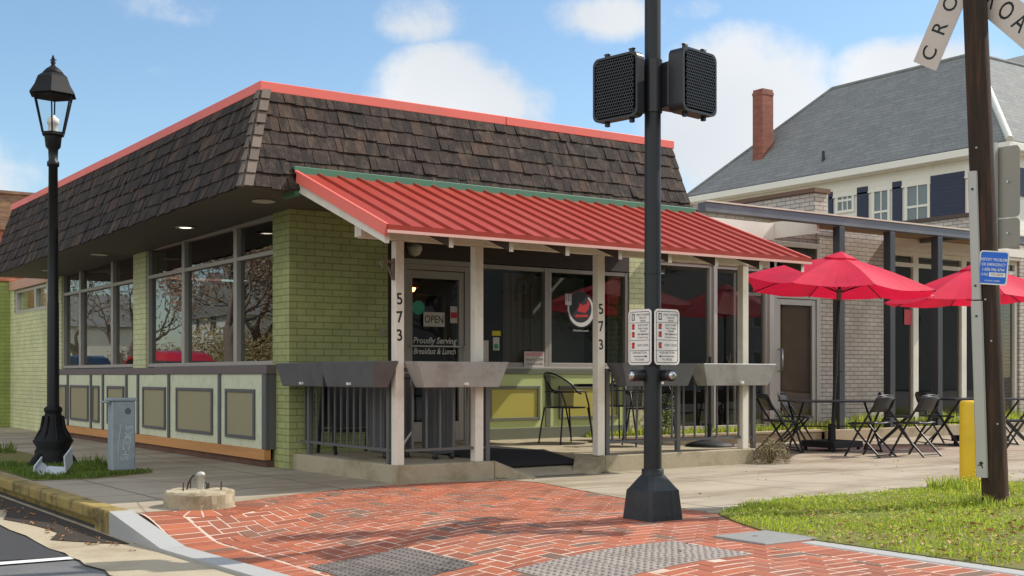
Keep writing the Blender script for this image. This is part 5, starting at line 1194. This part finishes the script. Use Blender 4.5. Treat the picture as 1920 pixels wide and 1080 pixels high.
# ------------------------------------------------------------------ umbrellas
def umbrella(label, c, top, rim, rad, rot, lift=(), tilt=(0, 0)):
    t = thing('patio_umbrella', (c[0], c[1], 0), label, 'umbrella', 'red patio umbrellas'); C = Vector((c[0], c[1], 0)); n = 8
    axis = Vector((tilt[0], tilt[1], 1)).normalized(); ap = C + axis * top
    rimv = []
    for k in range(n):
        a = 2 * math.pi * k / n + rot; rimv.append(C + axis * rim + Vector((math.cos(a) * rad, math.sin(a) * rad, -(tilt[0] * math.cos(a) + tilt[1] * math.sin(a)) * rad + dict(lift).get(k, 0))))
    m = MB(); seg = 6; hole = .13
    for k in range(n):
        a, b = rimv[k], rimv[(k + 1) % n]; rows = []
        for i in range(seg + 1):
            f = hole + (1 - hole) * i / seg; row = []
            for j in range(7):
                g = j / 6; e = a.lerp(b, g); p = ap.lerp(e, f); sag = .05 * math.sin(math.pi * f) * (1 - .0) ; belly = math.sin(math.pi * g) * f
                p = p + Vector((0, 0, sag * .6 - .035 * belly)) + (ap - e) * Vector((1, 1, 0)) * (.05 * belly * f); row.append(p)
            rows.append(row)
        idx = [p for row in rows for p in row]
        m.add(idx, [(i * 7 + j, i * 7 + j + 1, (i + 1) * 7 + j + 1, (i + 1) * 7 + j) for i in range(seg) for j in range(6)], False)
    cn = m.build('canopy', umb_red, t); bm = bmesh.new(); bm.from_mesh(cn.data); bmesh.ops.remove_doubles(bm, verts=bm.verts, dist=.001); bm.to_mesh(cn.data); bm.free()
    m = MB()
    for k in range(n):
        a, b = rimv[k], rimv[(k + 1) % n]; ap2 = ap + axis * .06; pa, pb = ap.lerp(a, .17) + Vector((0, 0, .035)), ap.lerp(b, .17) + Vector((0, 0, .035)); m.add([ap2, pa, pb], [(0, 1, 2)]); m.add([pa, pb, pb - Vector((0, 0, .04)), pa - Vector((0, 0, .04))], [(0, 1, 2, 3)])
    m.build('vent_cap', umb_red, cn)
    m = MB(); m.tube([C + Vector((0, 0, .1)), C + axis * (top - .02)], .021, 12); m.tube([C + axis * .95, C + axis * 1.06], .028, 12); m.tube([C + axis * 1.0, C + axis * 1.0 + Vector((.06, -.05, 0))], .008, 6); m.build('pole', black, t)
    m = MB(); m.tube([C + axis * (rim - .12), C + axis * (rim + .02)], .035, 12); m.build('runner', M('umbrella hub', srgb(120, 116, 114), .5) if 'umbrella hub' not in bpy.data.materials else bpy.data.materials['umbrella hub'], t)
    for k in range(n):
        m = MB(); m.tube([ap - axis * .03, rimv[k] - Vector((0, 0, .012))], .007, 5); m.tube([C + axis * (rim - .03), ap.lerp(rimv[k], .5) - Vector((0, 0, .01))], .006, 5); m.build('rib', black, t)
    m = MB(); m.box(c[0] - .27, c[1] - .27, .05, c[0] + .27, c[1] + .27, .13); m.lathe([(.05, .13), (.045, .34)], (c[0], c[1], 0), 14)
    for dx in (-.23, .23):
        for dy in (-.23, .23): m.lathe([(.02, 0), (.03, .02), (.02, .05)], (c[0] + dx, c[1] + dy, 0), 8)
    m.build('base', black_soft, t, bevel=.012)
    return t
umbrella('nearer red umbrella with one lifted panel, over the left table of folding chairs', (12.09, 10.4), 2.46, 2.02, 1.24, .25, {3: .13}.items(), (.035, -.03))
umbrella('red umbrella half hidden behind the wooden pole', (14.75, 10.1), 2.44, 1.98, 1.24, .1, {}.items(), (-.02, .02))

# ------------------------------------------------------------------ folding tables and chairs
fold_black = M('black folding chair steel', srgb(38, 39, 42), .38, .2, .1, 8); fold_pad = M('black chair panel', srgb(44, 46, 50), .33, .1, .08, 6)
def fold_chair():
    t = thing('folding_chair', (0, 0, 0), 'x', 'folding chair', 'black folding chairs round the patio tables'); w = .2
    m = MB()
    for s in (-1, 1): m.tube([(s * w, .20, .0), (s * w, .02, .30), (s * w, -.185, .60), (s * w * .96, -.215, .68)], .0135, 8)
    m.tube([(-w * .96, -.215, .68), (-w * .8, -.222, .71), (0, -.232, .72), (w * .8, -.222, .71), (w * .96, -.215, .68)], .011, 8); m.tube([(-w, .165, .06), (w, .165, .06)], .008, 6)
    m.build('front_frame', fold_black, t, local=True)
    m = MB()
    for s in (-1, 1): m.tube([(s * (w - .022), -.25, 0), (s * (w - .022), -.02, .22), (s * (w - .022), .13, .385)], .0125, 8)
    m.tube([(-w + .022, -.225, .03), (w - .022, -.225, .03)], .008, 6); m.build('rear_frame', fold_black, t, local=True)
    m = MB(); pts = []
    for i in range(7):
        for j in range(5):
            x = -.175 + .35 * i / 6; y = -.17 + .36 * j / 4; z = .40 + .012 * ((x / .175) ** 2) - .006 * (1 - ((y - .01) / .18) ** 2); 
            if j == 4: z -= .018; y -= .004
            pts.append((x * (1 - .1 * (j == 4)), y, z))
    m.add(pts, [(i * 5 + j, (i + 1) * 5 + j, (i + 1) * 5 + j + 1, i * 5 + j + 1) for i in range(6) for j in range(4)], True); s_ = m.build('seat', fold_pad, t, local=True); q = s_.modifiers.new('s', 'SOLIDIFY'); q.thickness = .02
    m = MB(); pts = []
    for i in range(7):
        for j in range(5):
            x = -.19 + .38 * i / 6; f = j / 4; z = .53 + .18 * f; y = -.145 - .095 * f - .03 * (1 - (x / .19) ** 2) + .02
            if j == 4: z -= .02 * abs(x / .19) ** 3
            pts.append((x, y, z))
    m.add(pts, [(i * 5 + j, (i + 1) * 5 + j, (i + 1) * 5 + j + 1, i * 5 + j + 1) for i in range(6) for j in range(4)], True); s_ = m.build('backrest', fold_pad, t, local=True); q = s_.modifiers.new('s', 'SOLIDIFY'); q.thickness = .012
    return t
proto = fold_chair()
def put(proto, first, x, y, rz, label):
    o = proto if first else dup(proto); o.location = (x, y, 0); o.rotation_euler = (0, 0, rz); o['label'] = label; return o
chairs = [(11.30, 10.55, R(-115), 'folding chair at the left end of the umbrella table, nearest the porch'), (12.62, 11.45, R(-150), 'folding chair on the far side of the umbrella table, by the glass shop door'),
          (11.60, 9.42, R(8), 'folding chair seen from behind on the near side of the umbrella table'), (12.10, 9.17, R(4), 'folding chair between the umbrella table and the yellow bollard, seen from behind'),
          (13.78, 10.72, R(-140), 'folding chair behind the others, below the shop window'), (14.42, 10.56, R(-120), 'folding chair at the left end of the table behind the bollard'),
          (13.62, 8.80, R(40), 'folding chair cut off by the right edge, right of the wooden pole')]
for k, (x, y, a, lb) in enumerate(chairs): put(proto, k == 0, x, y, a, lb)
def fold_table(label, c, rz, first=None):
    if first: o = dup(first); o.location = (*c, 0); o.rotation_euler = (0, 0, rz); o['label'] = label; return o
    t = thing('folding_table', (0, 0, 0), label, 'table', 'black folding tables on the patio')
    m = MB(); m.box(-.62, -.36, .615, .62, .36, .64); m.build('tabletop', fold_pad, t, bevel=.008, local=True)
    for s in (-1, 1):
        for d_ in (-1, 1):
            m = MB(); m.tube([(s * .5 - d_ * .34 * 0 - .3 * d_ * 0, -.3 * d_, .0), (s * .5, .3 * d_, .61)], .014, 8); m.build('leg', fold_black, t, local=True)
        m = MB(); m.tube([(s * .5, -.3, .01), (s * .5, -.3, .01 + .001), (s * .5, .3, .011)], .009, 6); m.build('foot_bar', fold_black, t, local=True)
    m = MB(); m.tube([(-.5, 0, .31), (.5, 0, .31)], .009, 6); m.build('stretcher', fold_black, t, local=True)
    t.location = (*c, 0); t.rotation_euler = (0, 0, rz); return t
ft1 = fold_table('black folding table round the pole of the nearer red umbrella', (12.09, 10.36), R(-30))
fold_table('black folding table behind the yellow bollard', (14.75, 10.2), R(-14), ft1)

# ------------------------------------------------------------------ porch furniture
wire = M('black wire furniture', srgb(24, 24, 26), .4, .2, .1)
mesh_m, nt_, p_ = new_mat('punched steel mesh'); p_.inputs['Base Color'].default_value = srgb(34, 34, 36); tr_ = nt_.nodes.new('ShaderNodeBsdfTransparent'); mx_ = nt_.nodes.new('ShaderNodeMixShader'); mx_.inputs[0].default_value = .72
nt_.links.new(tr_.outputs[0], mx_.inputs[1]); nt_.links.new(p_.outputs[0], mx_.inputs[2]); nt_.links.new(mx_.outputs[0], nt_.nodes['Material Output'].inputs[0])
def wire_chair():
    t = thing('wire_chair', (0, 0, 0), 'x', 'chair', 'black wire mesh chairs on the porch'); n = 12
    def bk(a, z, k=1.): return (math.sin(a) * .26 * k, -math.cos(a) * .24 * k, z)
    m = MB()
    m.tube([bk(-1.75, .58)] + [bk(-1.5 + 3.0 * i / n, .60 + .22 * math.cos((-1.5 + 3.0 * i / n) * .95) ** 1 if abs(-1.5 + 3.0 * i / n) < 1.5 else .6, 1.04) for i in range(n + 1)] + [bk(1.75, .58)], .011, 7)
    m.tube([bk(-1.5 + 3.0 * i / n, .60, 1.0) for i in range(n + 1)], .008, 6)
    m.tube([bk(-2.6, .42, .9)] + [bk(-2.2 + 4.4 * i / n, .42, .92) for i in range(n + 1)] + [bk(2.6, .42, .9)], .010, 6)
    m.build('back_frame', wire, t, local=True)
    m = MB(); pts = []
    for i in range(n + 1):
        a = -1.35 + 2.7 * i / n
        for j in range(4): f = j / 3; pts.append(bk(a, .43 + (.17 + .2 * math.cos(a * .95)) * f, .93 + .1 * f))
    m.add(pts, [(i * 4 + j, (i + 1) * 4 + j, (i + 1) * 4 + j + 1, i * 4 + j + 1) for i in range(n) for j in range(3)], True); m.build('mesh_back', mesh_m, t, local=True)
    m = MB(); k = 20; m.add([(math.cos(2 * math.pi * i / k) * .225, math.sin(2 * math.pi * i / k) * .215, .425) for i in range(k)], [tuple(range(k))]); q = m.build('seat', wire, t, local=True); q_ = q.modifiers.new('s', 'SOLIDIFY'); q_.thickness = .014
    for sx in (-1, 1):
        for sy in (-1, 1):
            m = MB(); m.tube([(sx * .2, sy * .17, .42), (sx * .225, sy * .2, .2), (sx * .24, sy * .225, 0)], .010, 7); m.build('leg', wire, t, local=True)
        m = MB(); m.tube([(sx * .23, .21, .1), (sx * .255, .15, .45), (sx * .262, .10, .6), (sx * .262, -.03, .62)], .010, 7); m.build('arm', wire, t, local=True)
    return t
wc = wire_chair()
for k, (x, y, a, lb) in enumerate([(8.60, 11.35, R(-95), 'wire mesh chair on the porch nearest the door mat'), (9.62, 11.55, R(100), 'wire mesh chair in front of the pale brick pier'), (9.05, 10.4, R(160), 'wire mesh chair behind the signal pole on the porch')]):
    o = put(wc, k == 0, x, y, a, lb); o.location.z = .16
t = thing('porch_table', (9.12, 11.25, .16), 'round black mesh table between the wire chairs', 'table')
m = MB(); m.lathe([(.38, .66), (.385, .675), (.38, .69), (.0, .69)], (9.12, 11.25, .16), 28); m.build('tabletop', wire, t)
m = MB(); m.lathe([(.22, .0), (.2, .02), (.03, .04), (.025, .66)], (9.12, 11.25, .16), 16); m.build('pedestal', wire, t)
t = thing('umbrella_stand', (9.55, 9.95, .16), 'round black umbrella base with bare pole behind the right railing', 'umbrella stand')
m = MB(); m.lathe([(.27, 0), (.27, .02), (.2, .05), (.06, .075), (.03, .09), (.028, .25)], (9.55, 9.95, .16), 28); m.build('base', black_soft, t)
m = MB(); m.lathe([(.019, .1), (.019, 1.0)], (9.55, 9.95, .16), 12); m.build('pole', black, t)
def bin_(label, c, s, h, mat):
    t = thing('litter_bin', c, label, 'bin'); x, y, z = c
    m = MB(); m.prism([(x - s * .85, y - s * .85, z + .05), (x + s * .85, y - s * .85, z + .05), (x + s * .85, y + s * .85, z + .05), (x - s * .85, y + s * .85, z + .05)], (0, 0, h))
    for k in range(6): m.box(x - s * .9 + k * s * .34, y - s * .9, z + .08, x - s * .9 + k * s * .34 + s * .12, y + s * .9, z + h - .03)
    m.build('body', mat, t, bevel=.012)
    m = MB(); m.box(x - s, y - s, z + h + .04, x + s, y + s, z + h + .09); m.build('lid', mat, t, bevel=.012)
    m = MB()
    for dx in (-.7, .7): m.lathe([(.02, 0), (.03, .025), (.02, .05)], (x + dx * s, y - s * .7, z), 8)
    m.build('caster', black, t)
bin_('dark grey slatted bin behind the corner post', (5.72, 10.35, .16), .17, .72, M('bin grey', srgb(80, 78, 80), .6, 0, .1))
bin_('taller dark bin standing beside the glass door', (6.02, 9.95, .16), .13, .80, M('bin charcoal', srgb(70, 72, 74), .55, 0, .1))
t = thing('sandwich_board', (5.62, 11.1, .16), 'black folded sandwich board leaning against the green brick', 'sandwich board')
for s in (-1, 1):
    m = MB(); b0 = Vector((5.66, 11.05 + s * .20, .17)); tp = Vector((5.66, 11.08 + s * .03, .98)); a = Vector((1, 0, 0)) * .27
    for sx in (-1, 1): m.bar(b0 + a * sx, tp + a * sx, .03, .025)
    m.bar(tp - a, tp + a, .03, .03); q = b0.lerp(tp, .28); m.bar(q - a, q + a, .025, .025); f = m.build('frame', black_soft, t)
    m = MB(); m.add([b0.lerp(tp, .32) - a * .95, b0.lerp(tp, .32) + a * .95, tp + a * .95, tp - a * .95], [(0, 1, 2, 3)]); m.build('panel', M('chalkboard', srgb(34, 34, 36), .6) if 'chalkboard' not in bpy.data.materials else bpy.data.materials['chalkboard'], f)
m = MB(); m.prism([(6.36, 9.62, .075), (7.5, 9.62, .075), (7.5, 10.28, .172), (6.36, 10.28, .172)], (0, 0, .012)); m.prism([(6.36, 10.281, .163), (7.5, 10.281, .163), (7.5, 11.2, .163), (6.36, 11.2, .163)], (0, 0, .012))
tag(m.build('door_mat', mat_black), 'long black rubber mat up the ramp to the door', 'mat')
m = MB(); m.tube([(5.62, 10.1, .17), (5.76, 10.0, .42)], .012, 6); tag(m.build('prop_stick', galv), 'short pale metal rod propped behind the porch railing by the bin', 'rod')

# ------------------------------------------------------------------ across the side street: what the windows mirror
bark = M('grey brown bark', srgb(122, 112, 100), .9, 0, .25, 5, bump=.6); twig_l = leaf_mat('grey brown spring buds', srgb(136, 120, 104), srgb(176, 162, 142), .3)
ever_m = [None]
def bare_tree(label, x, y, h, seed, r0=.26, leafy=900, mat=twig_l):
    q = random.Random(seed); t = thing('bare_tree', (x, y, -.02), label, 'tree', 'bare trees along the side street'); m = MB(); lv = MB(); tips = []
    def grow(p, d, L, r, dep):
        pts = [p]; rs_ = [r]; k = 4
        for i in range(k):
            d = (d + Vector((q.gauss(0, .13), q.gauss(0, .13), q.gauss(.02, .08)))).normalized(); p = p + d * L / k; pts.append(p); rs_.append(r * (1 - .42 * (i + 1) / k))
        m.tube(pts, rs_, 7 if dep < 2 else 4, caps=False)
        if dep < 6:
            n = 3 if dep < 3 else 2
            if dep == 0: n = 4
            for i in range(n):
                f = q.choice((2, 3, 4, 4)); a = q.uniform(0, 6.28); sp = q.uniform(.45, .95); o = d.orthogonal().normalized(); o2 = d.cross(o)
                nd = (d + (o * math.cos(a) + o2 * math.sin(a)) * sp + Vector((0, 0, .08))).normalized(); grow(pts[f], nd, L * q.uniform(.62, .82), rs_[f] * .68, dep + 1)
        else: tips.append(p)
        if dep >= 5: tips.append(p)
    grow(Vector((x, y, -.1)), Vector((q.gauss(0, .06), q.gauss(0, .06), 1)), h * .30, r0, 0)
    tr = m.build('trunk', bark, t)
    for k in range(leafy):
        big = 1.9 if mat is ever_m[0] else 1.2; p = q.choice(tips) + Vector((q.gauss(0, .28 * big), q.gauss(0, .28 * big), q.gauss(0, .25 * big))); s_ = q.uniform(.05, .11) * (1.8 if mat is ever_m[0] else .95); a = Vector((q.gauss(0, 1), q.gauss(0, 1), q.gauss(0, 1))).normalized() * s_; b = a.orthogonal().normalized() * s_ * .5
        lv.add([p - a, p + b, p + a, p - b], [(0, 1, 2, 3)])
    lv.build('crown', mat, t)
    return t
bud_red = leaf_mat('reddish buds', srgb(150, 126, 112), srgb(190, 164, 146), .3); bud_gold = leaf_mat('golden buds', srgb(160, 146, 104), srgb(196, 184, 140), .3)
TREES = [(-6.4, 42.5, 10.5, 3, 'bare tree with a thick pale trunk across the side street', 2600, twig_l), (-6.6, 56, 9, 5, 'second bare street tree, farther down the side street', 700, twig_l), (-6.3, 34.5, 8.5, 8, 'bare tree nearest the diner across the side street', 3500, bud_gold),
         (-11, 45, 12, 12, 'tall reddish budding tree behind the thick street tree', 26000, bud_red), (-12, 36, 11, 15, 'golden budding tree behind the nearest street tree', 26000, bud_gold), (-9, 72, 11, 21, 'bare tree at the far end of the side street', 900, twig_l),
         (-13, 40.5, 12, 25, 'broad brown budding tree in the garden across the side street', 26000, twig_l), (-11.5, 52, 11, 27, 'rusty budding tree beside the pale grey house', 20000, bud_red)]
for x, y, h, sd, lb, lf_, mt_ in TREES: bare_tree(lb, x, y, h, sd, .3 if h > 9 else .24, lf_, mt_)
for k, (x, y, r_, h_) in enumerate(((-12.6, 60, 2.6, 3.4), (-9.3, 61, 2.2, 2.6), (-16, 59, 2.8, 4.2), (-11.5, 51, 2.0, 2.8))):
    g_ = bush('garden_shrub', ('large brown shrub in the garden, opposite the second side window', 'lower brown shrub at the garden corner across the side street', 'tallest brown shrub at the back of the garden across the side street', 'brown shrub behind the thick pale trunk across the side street')[k], 'shrub', (x, y, -.03), r_, h_, 5200, (bud_gold, twig_l, twig_l, bud_gold)[k], .11, 10, 50 + k); g_['group'] = 'shrubs across the side street'
ever = leaf_mat('evergreen leaves', srgb(52, 64, 40), srgb(84, 96, 58), .2); ever_m[0] = ever
for x, y, h, sd, lb in ((17, -16, 10, 31, 'bare tree across the front street behind the viewer'), (30, -22, 12, 33, 'tall bare tree across the front street, to the right behind the viewer')): bare_tree(lb, x, y, h, sd, .3, 900)
for x, y, h, sd, lb in ((38, -22, 12, 43, 'dense evergreen tree across the front street, before the pale hall'), (10, -20, 11, 47, 'dense evergreen tree opposite the diner corner')): bare_tree(lb, x, y, h, sd, .3, 9000, ever)
flat('far_sidewalk', [(-9, 8), (-5.6, 8), (-5.6, 120), (-9, 120)], -.02, walk, .14, kind='structure')
flat('far_lawn', [(-60, 8), (-9, 8), (-9, 120), (-60, 120)], -.03, M('winter lawn', srgb(128, 124, 70), .95, 0, .3, 1.2), kind='structure')
def far_house(label, x0, y0, x1, y1, h, wall, roofc, seed=0):
    t = thing('far_house', ((x0 + x1) / 2, (y0 + y1) / 2, 0), label, 'house', 'houses across the streets'); m = MB(); m.box(x0, y0, -.1, x1, y1, h); m.build('wall', wall, t)
    ym = (y0 + y1) / 2; m = MB(); o = .4; rz = h + (y1 - y0) * .32
    m.prism([(x0 - o, y0 - o, h - .05), (x0 - o, y1 + o, h - .05), (x0 - o, ym, rz)], (x1 - x0 + 2 * o, 0, 0)); m.build('roof', roofc, t)
    face_x = x1 if x1 < 0 else None; n = 3
    for k in range(n):
        for z in ((1.0,) if h < 4 else (1.0, 4.0)):
            m = MB(); c = y0 + (y1 - y0) * (k + .5) / n
            if face_x is not None: m.box(x1 - .02, c - .5, z, x1 + .05, c + .5, z + 1.5)
            else: c = x0 + (x1 - x0) * (k + .5) / n; m.box(c - .5, y1 - .02, z, c + .5, y1 + .05, z + 1.5)
            w = m.build('window', siding, t); m = MB()
            if face_x is not None: m.box(x1 + .051, c - .42, z + .08, x1 + .055, c + .42, z + 1.42)
            else: m.box(c - .42, y1 + .051, z + .08, c + .42, y1 + .055, z + 1.42)
            m.build('pane', M('far pane', srgb(60, 66, 72), .1) if 'far pane' not in bpy.data.materials else bpy.data.materials['far pane'], w)
far_house('pale grey house across the side street with gable roof', -31, 80, -22, 90, 5.2, M('pale grey siding', srgb(206, 208, 206), .7), roof_m)
far_house('white house farther down the side street', -22, 102, -15, 111, 5.0, clap_m, roof_m)
far_house('tan house across the side street behind the garden trees', -40, 38, -30, 50, 5.0, M('tan stucco', srgb(160, 138, 112), .8), roof_m)
far_house('brick shop across the front street behind the viewer', 8, -38, 26, -26, 7.5, red_brick, roof_m)
far_house('long pale stucco hall across the front street, right of the brick shop', 30, -44, 84, -30, 9.5, M('pale stucco', srgb(190, 184, 172), .85, 0, .12, .8), roof_m)
# parked cars mirrored in the side windows
def car(label, x, y, paint, n=0):
    t = thing('parked_car', (x, y, -.15), label, 'car', 'cars parked along the side street'); X, Y, Z = x, y, -.15; HS = 1.17
    prof = [(-2.2, .35), (-2.2, .62), (-2.1, .78), (-1.2, .92), (-.55, 1.36), (-.2, 1.43), (.7, 1.43), (1.15, 1.34), (1.8, .98), (2.15, .92), (2.2, .6), (2.2, .35)]
    m = MB(); vs = []; rows = []
    for f in (-1, -.92, .92, 1):
        row = []
        for py_, pz in prof:
            half = .88 - max(0, pz - .9) * .42; e = 1 if abs(f) == 1 else 0
            row.append((X + f * half, Y + py_ * (1 - .02 * e), Z + (pz - (.03 * e if pz > .5 else 0)) * HS))
        rows.append(row)
    k = len(prof); vs = [p for r_ in rows for p in r_]
    m.add(vs, [(i * k + j, i * k + (j + 1) % k, (i + 1) * k + (j + 1) % k, (i + 1) * k + j) for i in range(3) for j in range(k)], True); m.add(rows[0], [tuple(range(k))[::-1]]); m.add(rows[3], [tuple(range(k))])
    m.build('body', paint, t)
    dg = M('car glass', srgb(24, 28, 32), .08) if 'car glass' not in bpy.data.materials else bpy.data.materials['car glass']
    for f in (-1, 1):
        m = MB(); m.add([(X + f * (.88 - (pz - .9) * .42 + .008), Y + py_, Z + (pz - .03) * HS) for py_, pz in ((-1.0, .95), (-.5, 1.33), (.65, 1.36), (1.1, 1.28), (1.55, .97))], [(0, 1, 2, 3, 4)]); m.build('side_window', dg, t)
    m = MB(); m.add([(X + s * (.88 - (pz - .9) * .42 - .08), Y + py_ - .012, Z + pz * HS + .008) for s, py_, pz in ((-1, -1.15, .95), (1, -1.15, .95), (1, -.55, 1.34), (-1, -.55, 1.34))], [(0, 1, 2, 3)]); m.build('windscreen', dg, t)
    tyre = bpy.data.materials['matt black']
    for f in (-1, 1):
        for wy in (-1.35, 1.35):
            m = MB(); m.lathe([(.32, -.1), (.33, 0), (.32, .1)], (X + f * .8, Y + wy, Z + .33), 20, axis='X'); w = m.build('wheel', tyre, t); m = MB(); m.lathe([(.19, f * .1), (.17, f * .115), (.05, f * .12)], (X + f * .8, Y + wy, Z + .33), 14, axis='X'); m.build('rim', galv, w)
        m = MB(); m.box(X + f * .6 - .16, Y - 2.215, Z + .6, X + f * .6 + .16, Y - 2.15, Z + .74); m.build('headlight', sign_white, t)
car('red car parked at the kerb beside the diner', .75, 28.0, M('red car paint', srgb(206, 24, 40), .2, 0, .02, coat=.6))
car('dark blue car parked behind the red one', .6, 36.5, M('dark car paint', srgb(36, 46, 62), .2, 0, .02, coat=.6))
car('white car parked at the far end of the row', .6, 43.5, M('white car paint', srgb(222, 224, 226), .2, 0, .02, coat=.6))
